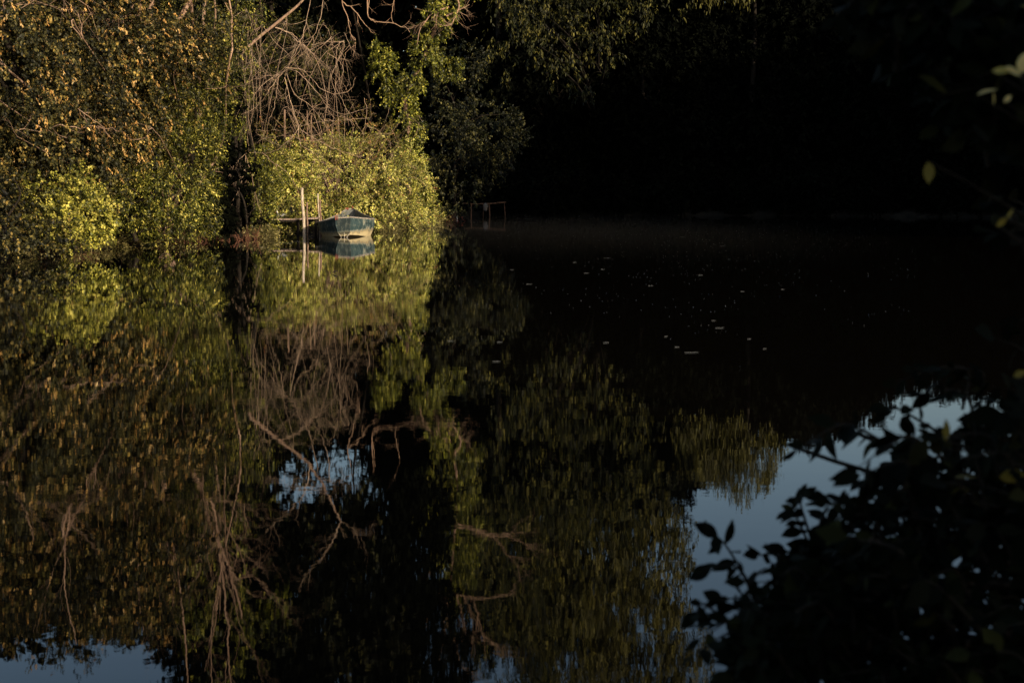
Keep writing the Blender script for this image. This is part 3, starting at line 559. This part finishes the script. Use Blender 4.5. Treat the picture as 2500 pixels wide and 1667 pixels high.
# low shrubs hiding the shore of the far bank
sb, _, _, _ = tree('dark_shrub', (0, 0, 0), 3, [(0, 0, 1.6, 2.6, 1.6, 1.8), (2.4, .2, 1.2, 2, 1.3, 1.4), (-2.2, 0, 1.3, 2, 1.4, 1.5)], 'black', 'low dark shrub lining the black far shore', 'shrub', group='dark shrubs along the far shore', seed=33, dens=7, L=.3, tw=.5, trunk_r=.06)
first = True
for i in range(11):
    loc = (0.5+i*3.1, 101.2-max(0, i-5)*1.35, .1)
    if first: sb.location = loc; first = False
    else: dup(sb, loc, i*.9, .9+.15*math.sin(i*2.1))
for i in range(4): dup(sb, (-7.5+.15*i, 70+8*i, .2), 1.4+i, 1.1)

# tall trees on the right bank: out of the frame, they shade the river
big, _, _, _ = tree('riverside_tree', (0, 0, 0), 24, [(0, 0, 7, 5, 5, 6), (-3, 1, 13, 4.2, 4, 5), (3, -1, 13, 4.2, 4, 5), (0, 0, 18.5, 4, 4, 5), (-4, -2, 5, 4, 4, 4.4), (4, 2, 5, 4, 4, 4.4), (0, 0, 2.5, 5, 5, 2.6)], 'black',
     'big dark tree on the right bank', group='tall trees along the right bank', seed=41, dens=3.4, L=.6, wr=.6, tw=1.0, trunk_r=.45, shell=(.3, 1.05), lump=.12)
BIG = [(44, 36, 1.0, 0), (45.5, 42, 1.0, 1), (47, 49, 1.03, 2.2), (49, 56, 1.06, 3), (51, 63, 1.04, 4), (53, 70, 1.0, 5), (54, 78, 1.05, .5), (56, 86, 1.05, 1.5), (58, 94, 1, 2.5), (44, 76, .8, 1),
       (13, -14, .85, 4.1), (8, -20, .9, 1.9), (41, 31, .8, 4)]
for i, (x, y, s, rz) in enumerate(BIG):
    if i == 0: big.location = (x, y, .4)
    else: dup(big, (x, y, .4), rz, s)

# ------------------------------------------------------------------ thin morning mist lying on the water
m, nt = newmat('morning_mist'); L = nt.links.new; tc = N(nt, 'ShaderNodeTexCoord'); mp = N(nt, 'ShaderNodeMapping'); mp.inputs['Location'].default_value = (-1, -1, -.02); mp.inputs['Scale'].default_value = (2, 2, 1.5)
L(tc.outputs['Generated'], mp.inputs[0]); gr = N(nt, 'ShaderNodeTexGradient', gradient_type='SPHERICAL'); L(mp.outputs[0], gr.inputs[0])
no = N(nt, 'ShaderNodeTexNoise', Scale=.5, Detail=2.0); gp = N(nt, 'ShaderNodeNewGeometry'); L(gp.outputs['Position'], no.inputs['Vector'])
mu = N(nt, 'ShaderNodeMath', operation='MULTIPLY'); L(gr.outputs[0], mu.inputs[0]); L(no.outputs[0], mu.inputs[1]); m2 = N(nt, 'ShaderNodeMath', operation='MULTIPLY'); m2.inputs[1].default_value = .0015; L(mu.outputs[0], m2.inputs[0])
vol = N(nt, 'ShaderNodeVolumeScatter'); vol.inputs['Color'].default_value = (1, .95, .9, 1); L(m2.outputs[0], vol.inputs['Density']); o = N(nt, 'ShaderNodeOutputMaterial'); L(vol.outputs[0], o.inputs[1])
ms = MB().box((3, 62, .46), (24, 66, .9)).build('mist', m); tag(ms, 'thin morning mist lying over the river beyond the boat', 'mist', kind='stuff')

# ------------------------------------------------------------------ rowing boat
bo = Vector((-5.99, 51.0, 0)); far = Vector((-6.33, 56.4, 0)); yaw = math.atan2((far-bo).y, (far-bo).x)-math.pi/2
boat = empty('rowing_boat', bo, 'old teal rowing boat with peeling paint moored beside the jetty', 'boat', rz=yaw)
boat.rotation_euler = (0, rad(-3.6), yaw)
LB = (far-bo).length
ST = [(0, .27, .20, .70, .08), (.10, .62, .47, .63, .03), (.22, .93, .73, .57, -.05), (.34, 1.05, .84, .55, -.1), (.55, .86, .70, .60, -.1), (.78, .50, .40, .74, -.04), (1, .13, .10, .95, .12)]
def stn(s):
    xs = [a[0] for a in ST]; return [float(np.interp(s, xs, [a[j] for a in ST])) for j in range(1, 5)]
ss = [i/24 for i in range(25)]
ss = sorted(set(ss+[a[0] for a in ST]))
def side_pts(s, inset=0):
    bt, bb, zt, zb = stn(s); y = s*LB
    bt -= inset; bb -= inset; zb += inset
    mid = ((bt*.75+bb*.25)+.03, (zt*.6+zb*.4))
    return [(-bt, y, zt), (-mid[0], y, mid[1]), (-bb, y, zb), (0, y, zb-.03), (bb, y, zb), (mid[0], y, mid[1]), (bt, y, zt)]
def shell_mesh(inset, name, mat, flip=False, ends=True, s_lo=0, s_hi=1):
    mb = MB(); use = [s for s in ss if s_lo <= s <= s_hi]; vs = []; fs = []; n = 7
    for s in use: vs += side_pts(s, inset)
    for i in range(len(use)-1):
        for k in range(n-1):
            q_ = (i*n+k, i*n+k+1, (i+1)*n+k+1, (i+1)*n+k); fs.append(q_ if not flip else q_[::-1])
    if ends:
        fs.append(tuple(range(n))); e = (len(use)-1)*n; fs.append(tuple(e+k for k in range(n-1, -1, -1)))
    return mb.add(vs, fs).build(name, mat, boat)
shell_mesh(0, 'hull', M['boat']); shell_mesh(.035, 'interior', M['boat_in'], True, True, .02, .985)
mb = MB()
for sg in (-1, 1):
    mb.tube([(sg*(stn(s)[0]-.012), s*LB, stn(s)[2]+.008) for s in ss], .028, 6)
mb.box((0, .0, .705), (.56, .05, .045)); mb.box((0, LB, .955), (.28, .05, .04))
mb.build('gunwale', M['gun'], boat)
# bow plate, its shade painted in with a darker copy of the side paint
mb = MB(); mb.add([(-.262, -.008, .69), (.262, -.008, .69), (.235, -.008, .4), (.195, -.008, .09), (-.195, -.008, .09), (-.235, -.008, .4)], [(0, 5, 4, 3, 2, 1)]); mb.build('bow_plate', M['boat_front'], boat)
mb = MB(); mb.add([(-.25, .02, .68), (.25, .02, .68), (stn(.12)[0]-.05, .12*LB, .60), (0, .17*LB, .60), (-stn(.12)[0]+.05, .12*LB, .60)], [(0, 1, 2, 3, 4)]); mb.build('foredeck', M['gun'], boat)
for s in (.38, .68):
    bt = stn(s)[0]; MB().box((0, s*LB, stn(s)[2]-.2), (bt*2-.12, .24, .03)).build('seat', M['gun'], boat)
MB().box((0, .5*LB, .02), (.9, LB*.7, .02)).build('floorboards', M['wood_deck'], boat)
for (x, s, z, hh) in ((-.27, .0, .72, .17), (-.21, .0, .72, .15)):
    MB().box((x, -.03, z), (.03, .03, hh)).build('rowlock', M['rust'], boat)
MB().tube([(.10, LB-.02, .93), (.10, LB, 1.06)], .025, 6).build('rowlock', M['rust'], boat); MB().box((-.12, LB-.1, .97), (.12, .06, .08)).build('rowlock', M['rust'], boat)
mb = MB()
for a, b in (((-.19, -.03, .14), (-.09, -.10, -.02)), ((.19, -.03, .14), (.07, -.10, -.02)), ((0, -.035, .16), (0, -.08, -.02))): mb.tube([a, b], .011, 5)
mb.build('mooring_cable', M['cable'], boat)
# torn patch outline and seam on the lit side
mb = MB()
def on_side(s, z):
    bt, bb, zt, zb = stn(s); p = side_pts(s)
    a, b, c = p[6], p[5], p[4]
    if z > b[2]: f = (z-b[2])/(a[2]-b[2]); x = b[0]+(a[0]-b[0])*f
    else: f = (z-c[2])/(b[2]-c[2]); x = c[0]+(b[0]-c[0])*f
    return (x+.006, s*LB, z)
for pl in ([(.17, .56), (.165, .43)], [(.165, .43), (.21, .42)], [(.21, .42), (.215, .34)]):
    mb.tube([on_side(*pl[0]), on_side(*pl[1])], .008, 4)
mb.build('cracked_seam', M['wood_black'], boat)
MB().box((0, -.012, .155), (.44, .03, .018)).build('rubbing_strip', M['wood_black'], boat)

# ------------------------------------------------------------------ jetty and posts
jb = Vector((-8.1, 54.3, 0)); jet = empty('jetty', jb, 'small plank jetty on thin legs to the left of the boat', 'jetty')
mb = MB(); R = random.Random(3)
for k in range(5): mb.box((-.42+R.uniform(-.07, .03), -.55+k*.24, .585+R.uniform(-.012, .012)), (1.05, .21, .04), rz=R.uniform(-.02, .02))
for k in range(5): mb.box((.44+R.uniform(-.03, .03), -.6+k*.24, .612+k*.004), (.72, .2, .04), rz=R.uniform(-.03, .03), ry=-.04)
mb.build('deck', M['wood_deck'], jet)
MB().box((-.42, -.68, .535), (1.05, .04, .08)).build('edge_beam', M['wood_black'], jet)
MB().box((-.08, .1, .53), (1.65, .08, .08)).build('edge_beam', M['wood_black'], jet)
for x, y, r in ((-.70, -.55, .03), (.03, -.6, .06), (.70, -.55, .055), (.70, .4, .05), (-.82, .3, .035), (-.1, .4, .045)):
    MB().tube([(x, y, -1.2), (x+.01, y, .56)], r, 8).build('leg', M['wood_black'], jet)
def post(px1, py1, px0, Yd, r, mat, label, name='mooring_post'):
    top = P(px1, py1, Yd); bot = P(px0, 577, Yd); bot.z = -1.0
    o = MB(); pts = [bot.lerp(top, t) for t in (0, .4, .6, .8, 1)]
    pts[2] += Vector((.014, 0, 0)); pts[3] -= Vector((.010, 0, 0))
    ob = o.tube([p-Vector((bot.x, bot.y, 0)) for p in pts], [r*1.08, r*1.05, r, r*.96, r*.9], 10).build(name, mat, None, True)
    ob.location = (bot.x, bot.y, 0); tag(ob, label, 'post', 'wooden posts by the jetty'); return ob
post(737, 459, 745, 53.3, .057, M['wood_pale'], 'tallest pale round post in front of the jetty')
post(750, 494, 749, 53.5, .034, M['wood_red'], 'short reddish post close beside the tallest post')
post(781, 488, 787, 53.8, .042, M['wood_red'], 'leaning brown post at the left tip of the boat')
post(776, 473, 783, 54.0, .028, M['wood_pale'], 'thin split stake with a pale broken top behind the leaning brown post')

# small stakes and old palings half hidden in the growth
for i, (px, py0, py1, r, lab) in enumerate([(692, 330, 268, .05, 'broad pale broken paling in the growth above the jetty'), (747, 308, 270, .03, 'slim pale paling with split top under the dead branches'), (757, 312, 282, .03, 'rightmost pale paling under the dead branches'),
                                   (640, 335, 300, .025, 'thin pale paling left of the broad broken one')]):
    a = P(px, py0, 58.2); b = P(px+3, py1, 58.2)
    o = MB().tube([(0, 0, -a.z+.3), (b.x-a.x, 0, b.z-a.z)], r*.8, 5).build('paling', M['wood_red']); o.location = a; tag(o, lab, 'paling', 'old palings above the jetty')

# gull on the jetty, facing left
gl_ = empty('gull', jb+Vector((-.62, -.35, .61)), 'grey and white gull standing on the left end of the jetty', 'bird')
def ring(c, ax, r1, r2, n=10):
    ax = Vector(ax).normalized(); a = Vector((0, 1, 0)); b = ax.cross(a).normalized()
    return [Vector(c)+a*math.cos(2*math.pi*k/n)*r1+b*math.sin(2*math.pi*k/n)*r2 for k in range(n)]
sp = [((.19, 0, .17), (-1, 0, -.1), .012, .008), ((.10, 0, .15), (-1, 0, 0), .05, .04), ((.02, 0, .135), (-1, 0, 0), .07, .062), ((-.06, 0, .135), (-1, 0, .15), .066, .062), ((-.115, 0, .165), (-.6, 0, .8), .045, .042),
      ((-.135, 0, .215), (-.2, 0, 1), .030, .030), ((-.145, 0, .25), (-.4, 0, 1), .034, .036), ((-.165, 0, .275), (-1, 0, .3), .030, .030), ((-.19, 0, .272), (-1, 0, 0), .012, .012)]
MB().rings([ring(*s) for s in sp]).build('body', M['white'], gl_, True)
MB().tube([(-.185, 0, .27), (-.235, 0, .262)], [.011, .003], 6).build('beak', M['beak'], gl_)
for sg in (-1, 1):
    MB().rings([ring((.21, sg*.045, .18), (-1, 0, 0), .006, .008), ring((.10, sg*.066, .165), (-1, 0, 0), .014, .035), ring((0, sg*.072, .15), (-1, 0, 0), .014, .045), ring((-.07, sg*.06, .145), (-1, 0, 0), .01, .03)]).build('wing', M['grey'], gl_, True)
    MB().tube([(.0, sg*.03, .09), (.0, sg*.03, .0), (-.04, sg*.03, .003)], .006, 5).build('leg', M['pink'], gl_)

# ------------------------------------------------------------------ old railing in the dark
fb = Vector(G(1160, 97, 0)); fe = empty('wooden_railing', fb, 'old reddish wooden railing over the water in the shade, right of the bright bank', 'railing')
def fp(px, py, Yd=97): return P(px, py, Yd)-fb
MB().tube([fp(1085, 495), fp(1120, 495), fp(1150, 498.5), fp(1192, 497)], .045, 6).build('rail', M['wood_fence'], fe)
MB().tube([fp(1190, 498, 96.5), fp(1235, 494, 96.5)], .055, 6).build('rail', M['wood_fence'], fe)
for px, py, px2, r in ((1151, 497, 1150, .045), (1180, 498, 1179, .03), (1194, 497, 1197, .055), (1231, 495, 1235, .035), (1210, 530, 1210, .03)):
    b = fp(px2, 527); b.z = -.6; MB().tube([b, fp(px, py)], r, 6).build('post', M['wood_fence'], fe)
MB().tube([fp(1197, 534, 92), fp(1210, 534, 92)], .025, 5).build('rail', M['wood_fence'], fe)
s_ = P(1185, 508, 96.4); mb = MB(); rr = []
for k, (z, r) in enumerate(((.32, .05), (.24, .13), (.1, .16), (0, .12), (-.1, .14), (-.2, .06))):
    rr.append([(math.cos(a)*r*(1+.25*math.sin(a*3+k)), math.sin(a)*r*.6, z+.03*math.sin(a*2)) for a in [i*math.pi/5 for i in range(10)]])
sk = mb.rings(rr).build('sack', M['net'], None, True); sk.location = s_; tag(sk, 'pale crumpled sack hanging on the old railing', 'sack')
wst = MB().tube([(0, 0, -.3), (0, 0, .17)], .035, 8).build('marker_stake', M['white']); wst.location = W(1116, 534); tag(wst, 'small white stake in the dark water left of the railing', 'stake')
# red leaved twigs
rg = np.random.default_rng(8); rb = W(1078, 541)+Vector((0, .4, 0)); c_ = np.array(rb)+rg.normal(0, 1, (170, 3))*np.array([.45, .3, .16])+np.array([0, 0, .15]); c_ = c_[c_[:, 2] > .02]
rt = empty('red_leaved_plant', rb, 'red-leaved twigs sticking out over the water where the bright bank ends', 'plant')
leaf_obj('leaves', [sprays(rg, c_, unit(rg.normal(0, 1, c_.shape)), 6, .2, .08, .4)], M['redtwig'], rt, off=rb)
mb = MB(); R = random.Random(4)
for k in range(7): mb.tube([Vector((-.3, .2, 0)), Vector((R.uniform(-.2, .4), 0, R.uniform(.1, .3))), Vector((R.uniform(.1, .75), R.uniform(-.3, .1), R.uniform(.1, .6)))], [.02, .014, .006], 5)
mb.build('twigs', M['bark_pale'], rt)

# ------------------------------------------------------------------ things floating on the river
R = random.Random(12)
mb = MB()
def fleck(mb, p, l, w_, a, z=.006):
    ca, sa = math.cos(a), math.sin(a); q_ = [(-l, 0), (-l*.4, w_), (l*.5, w_*.9), (l, 0), (l*.4, -w_), (-l*.5, -w_)]
    vs = [(p[0]+x*ca-y*sa, p[1]+x*sa+y*ca, z+R.uniform(0, .004)) for x, y in q_]
    mb.add(vs, [tuple(range(6))])
for k in range(620):
    if k % 9 == 0: ctr = (R.gauss(1700, 290), 540+abs(R.gauss(0, 1))*115)
    px = ctr[0]+R.gauss(0, 60); py = ctr[1]+R.gauss(0, 16)
    if py > 1000 or py < 536 or px > 2240 or px < 900: continue
    p = W(px, py); d_ = p.y
    fleck(mb, p, d_*R.uniform(.00014, .00038), d_*R.uniform(.0005, .0011), R.uniform(-.3, .3))
tag(mb.build('floating_seed_specks', M['speck']), 'countless tiny pale seed specks drifting on the dark water', 'floating specks', kind='stuff')
proto = None
STK = [(1757, 801, 24), (1689, 861, 37), (1480, 837, 15), (1589, 698, 13), (1292, 694, 16), (1482, 630, 18), (1765, 601, 16), (1653, 848, 12), (1813, 712, 10), (1911, 707, 9), (1867, 852, 10), (1829, 828, 9), (1742, 783, 11),
       (1220, 836, 14), (1250, 659, 10), (1432, 667, 14), (1212, 883, 20), (1296, 545, 28), (1290, 535, 20), (1626, 822, 9), (1710, 672, 12), (1403, 641, 9), (1666, 579, 14), (1472, 658, 10), (730, 590, 40), (775, 602, 26), (700, 594, 30), (640, 604, 20), (1645, 1372, 24), (1100, 833, 16)]
for i, (px, py, l) in enumerate(STK):
    p = W(px, py); ln = l/F*p.length
    if proto is None:
        mb = MB(); mb.tube([(-.5, 0, 0), (-.2, .012, .004), (.15, -.01, .003), (.5, .01, 0)], [.012, .02, .018, .008], 6)
        o = proto = mb.build('floating_twig', M['speck'])
    else: o = proto.copy(); C.objects.link(o)
    o.location = (p.x, p.y, .006); o.scale = (ln, ln*.35+.03, .06); o.rotation_euler = (0, 0, R.uniform(.05, .25))
    lab = {1: 'longest pale twig floating on the black water right of centre', 0: 'second longest pale twig floating above the longest one', 24: 'pale straw floating beside the foot of the tallest post', 28: 'pale sliver floating near the bottom, left of the near bush'}.get(i, 'short pale twig floating flat on the dark water')
    tag(o, lab, 'twig', 'pale twigs floating on the river')
p = W(818, 668); mb = MB(); mb.add([(-.05, 0, .01), (0, .035, .03), (.05, 0, .045), (0, -.035, .02), (0, 0, .05)], [(0, 3, 4), (3, 2, 4), (2, 1, 4), (1, 0, 4)]); o = mb.build('curled_leaf', M['bark_dark']); o.location = p; o.scale = (1.3, 1.3, 1.3); tag(o, 'dark curled leaf floating below the boat reflection', 'leaf')

# ------------------------------------------------------------------ near bush at the right: twigs with separate leaves
rg = np.random.default_rng(99); R = random.Random(99)
bb = Vector((1.9, 3.6, .2)); bush = empty('near_bush', bb, 'dark out-of-focus bush filling the lower right corner close to the camera', 'bush')
mbt = MB(); leaves = []
def twig(tip, root, nl, Ln=.050):
    tip = Vector(tip); root = Vector(root)
    c = curve([root, root.lerp(tip, .5)+Vector((R.gauss(0, .03), R.gauss(0, .03), .04)), tip], 8); m_ = len(c)
    mbt.tube(c, [.0045-(.0035)*i/(m_-1) for i in range(m_)], 5, False)
    for j in range(nl):
        f = (j+1)/nl; q = f*(m_-1); i = min(m_-2, int(q)); p = c[i].lerp(c[i+1], q-i); d = (c[i+1]-c[i]).normalized()
        v = Vector((R.gauss(0, 1), R.gauss(0, .5), R.gauss(0, 1))); v = (v-d*v.dot(d)).normalized()
        a = (d*.6+v*.9+Vector((0, 0, -.25))).normalized() if j < nl-1 else d
        leaves.append((p, a, Ln*R.uniform(.6, 1.25)))
def T(px, py, Yd, px0, py0, nl, Ln=.050, Y0=None): twig(P(px, py, Yd), P(px0, py0, Y0 or Yd+.1), nl, Ln)
# outer shoots that draw the silhouette
for a in [(1738, 1300, 3.1, 1850, 1460, 9), (1716, 1390, 3.0, 1850, 1480, 8), (1965, 1208, 3.2, 1985, 1330, 13, .042), (1935, 1240, 3.2, 1980, 1340, 8, .045), (1945, 1100, 3.0, 2160, 1080, 12, .055), (2095, 1140, 2.8, 2250, 1090, 8, .06),
          (2010, 1230, 3.1, 2120, 1300, 10, .06), (2090, 1225, 3.1, 2180, 1270, 8, .06), (2175, 1180, 3.0, 2260, 1200, 9, .06), (1850, 1355, 3.1, 1950, 1440, 9), (1905, 1380, 3.1, 1990, 1420, 8), (1700, 1500, 2.9, 1830, 1560, 9),
          (1690, 1600, 2.8, 1820, 1600, 8), (1770, 1640, 2.8, 1900, 1600, 8), (1710, 1560, 2.9, 1850, 1520, 8), (2160, 1010, 3.2, 2300, 1060, 9), (2190, 930, 3.3, 2330, 980, 9), (2230, 900, 3.3, 2350, 1000, 9), (2300, 900, 3.3, 2390, 1000, 8), (2180, 1085, 3.0, 2320, 1130, 9, .07),
          (1820, 1420, 3.0, 1950, 1500, 9), (2250, 960, 3.1, 2380, 1040, 9), (1750, 1470, 3.0, 1880, 1530, 9)]:
    T(*a)
for k in range(440):
    px = R.uniform(1780, 2620); t = (px-1780)/840
    top = 1480-560*min(1, t*1.35)**.8+R.uniform(-10, 80)
    py = R.uniform(top, 1780)
    T(px, py, R.uniform(2.5, 3.6), px+R.uniform(60, 180), py+R.uniform(20, 160), R.randint(8, 12), R.choice((.04, .05, .06)))
for k in range(70):
    px = R.uniform(2230, 2620); py = R.uniform(-80, 900)
    if px < 2480-py*.15: continue
    T(px, py, R.uniform(2.8, 3.8), px+R.uniform(60, 200), py+R.uniform(40, 200), R.randint(4, 7), .06)
for k in range(520):
    px = R.uniform(2000, 2640); py = R.uniform(-160, 330)
    if px < 2060 + max(0, py-60)*1.0+R.uniform(-30, 30): continue
    T(px, py, R.uniform(2.6, 3.8), px+R.uniform(60, 200), py+R.uniform(-40, 120), R.randint(8, 11), .06)
for k in range(9):
    e = P(R.uniform(1900, 2500), R.uniform(1000, 1600), R.uniform(2.8, 3.5)); mbt.tube(curve([bb+Vector((R.uniform(-.2, .2), R.uniform(-.1, .1), -.2)), bb.lerp(e, .5)+Vector((.1, 0, .1)), e], 6), [.016-.0009*i for i in range(13)], 6, False)
mbt.build('branches', M['bark_dark'], bush, True, off=bb)
def oval_leaves(name, lst, mat, parent, off):
    prof = [(0, .02), (.12, .22), (.3, .42), (.5, .46), (.7, .36), (.87, .17), (1, .01)]
    vs = []; fs = []; tint = []
    for p, a, Ln in lst:
        n_ = Vector((R.gauss(0, .8), R.gauss(-.5, .6), R.gauss(.4, .6))); s = a.cross(n_).normalized(); n_ = s.cross(a).normalized()
        w_ = Ln*R.uniform(.5, .68); cu = R.uniform(-.05, .35); b0_ = len(vs); fo = R.uniform(.05, .3)
        for t, h in prof:
            mid = p+a*(Ln*t)-n_*(cu*Ln*t*t)-off
            vs += [mid+s*h*w_+n_*h*w_*fo, mid, mid-s*h*w_+n_*h*w_*fo]
        for i in range(6):
            k = b0_+i*3; fs += [(k, k+1, k+4, k+3), (k+1, k+2, k+5, k+4)]
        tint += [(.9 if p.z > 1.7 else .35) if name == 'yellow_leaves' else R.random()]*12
    me = bpy.data.meshes.new(name); me.from_pydata([tuple(v) for v in vs], [], fs); me.materials.append(mat)
    me.polygons.foreach_set('use_smooth', [True]*len(me.polygons))
    at = me.attributes.new('leaf_tint', 'FLOAT', 'FACE'); at.data.foreach_set('value', tint)
    o = bpy.data.objects.new(name, me); C.objects.link(o); o.parent = parent; return o
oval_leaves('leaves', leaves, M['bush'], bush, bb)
# the few leaves that catch light, brightness painted into their yellow colour
yl = []
for px, py, l, ax in ((2420, 174, .034, (1, .0, .1)), (2452, 166, .034, (1, 0, -.2)), (2490, 180, .038, (.3, 0, 1)), (2385, 233, .04, (.8, 0, .3)), (2265, 395, .04, (.2, 0, -1)), (2425, 257, .025, (0, 0, 1)), (2450, 250, .02, (.6, 0, .5)), (2490, 15, .035, (1, 0, 0)),
                      (2308, 1075, .04, (.1, 0, 1)), (2330, 1165, .045, (1, 0, .1)), (2440, 1165, .05, (1, 0, .1)), (2325, 1205, .03, (.7, 0, .3)), (2432, 553, .025, (.7, 0, .6)), (2460, 535, .022, (.3, 0, .6)), (2475, 920, .025, (1, 0, .5))):
    yl.append((P(px, py, 2.42 if px > 2400 and py < 200 else 2.6), Vector(ax).normalized(), l))
oval_leaves('yellow_leaves', yl, M['lit_leaf'], bush, bb)
mby = MB()
for p, a, l in yl: mby.tube([p, p+Vector((.08, .06, -.03)), p+Vector((.25, .2, -.1)), bb+Vector((0, 0, .3))], [.0015, .002, .003, .005], 4, False)
mby.build('stalks', M['bark_dark'], bush, off=bb)

# ------------------------------------------------------------------ light, sky, camera
wd = bpy.data.worlds.new('World'); bpy.context.scene.world = wd; wd.use_nodes = True; nt = wd.node_tree
bg = nt.nodes['Background']; sky = nt.nodes.new('ShaderNodeTexSky'); sky.sky_type = 'NISHITA'; sky.sun_disc = False
sky.sun_elevation = EL; sky.sun_rotation = math.atan2(SUN.x, SUN.y); sky.air_density = 1.0; sky.dust_density = 1.6; sky.ozone_density = 1.0
nt.links.new(sky.outputs[0], bg.inputs[0]); bg.inputs[1].default_value = .15
ld = bpy.data.lights.new('sun', 'SUN'); ld.energy = 5.0; ld.angle = rad(.5); ld.color = (1, .84, .60)
lo = bpy.data.objects.new('sun', ld); C.objects.link(lo); lo.rotation_euler = SUN.to_track_quat('Z', 'Y').to_euler(); lo.location = (40, -40, 30)
cd = bpy.data.cameras.new('camera'); co = bpy.data.objects.new('camera', cd); C.objects.link(co); bpy.context.scene.camera = co
co.location = (0, 0, H_EYE); co.rotation_euler = (math.pi/2-PITCH, 0, 0); cd.sensor_width = 36; cd.lens = F/2500*36; cd.clip_end = 4000; cd.clip_start = .05
cd.dof.use_dof = True; cd.dof.focus_distance = 52; cd.dof.aperture_fstop = 5.0
sc = bpy.context.scene; sc.view_settings.view_transform = 'Standard'; sc.view_settings.look = 'None'; sc.view_settings.exposure = 0
sc.cycles.max_bounces = 5; sc.cycles.diffuse_bounces = 1; sc.cycles.glossy_bounces = 3; sc.cycles.use_denoising = True
sc.cycles.sample_clamp_indirect = 3
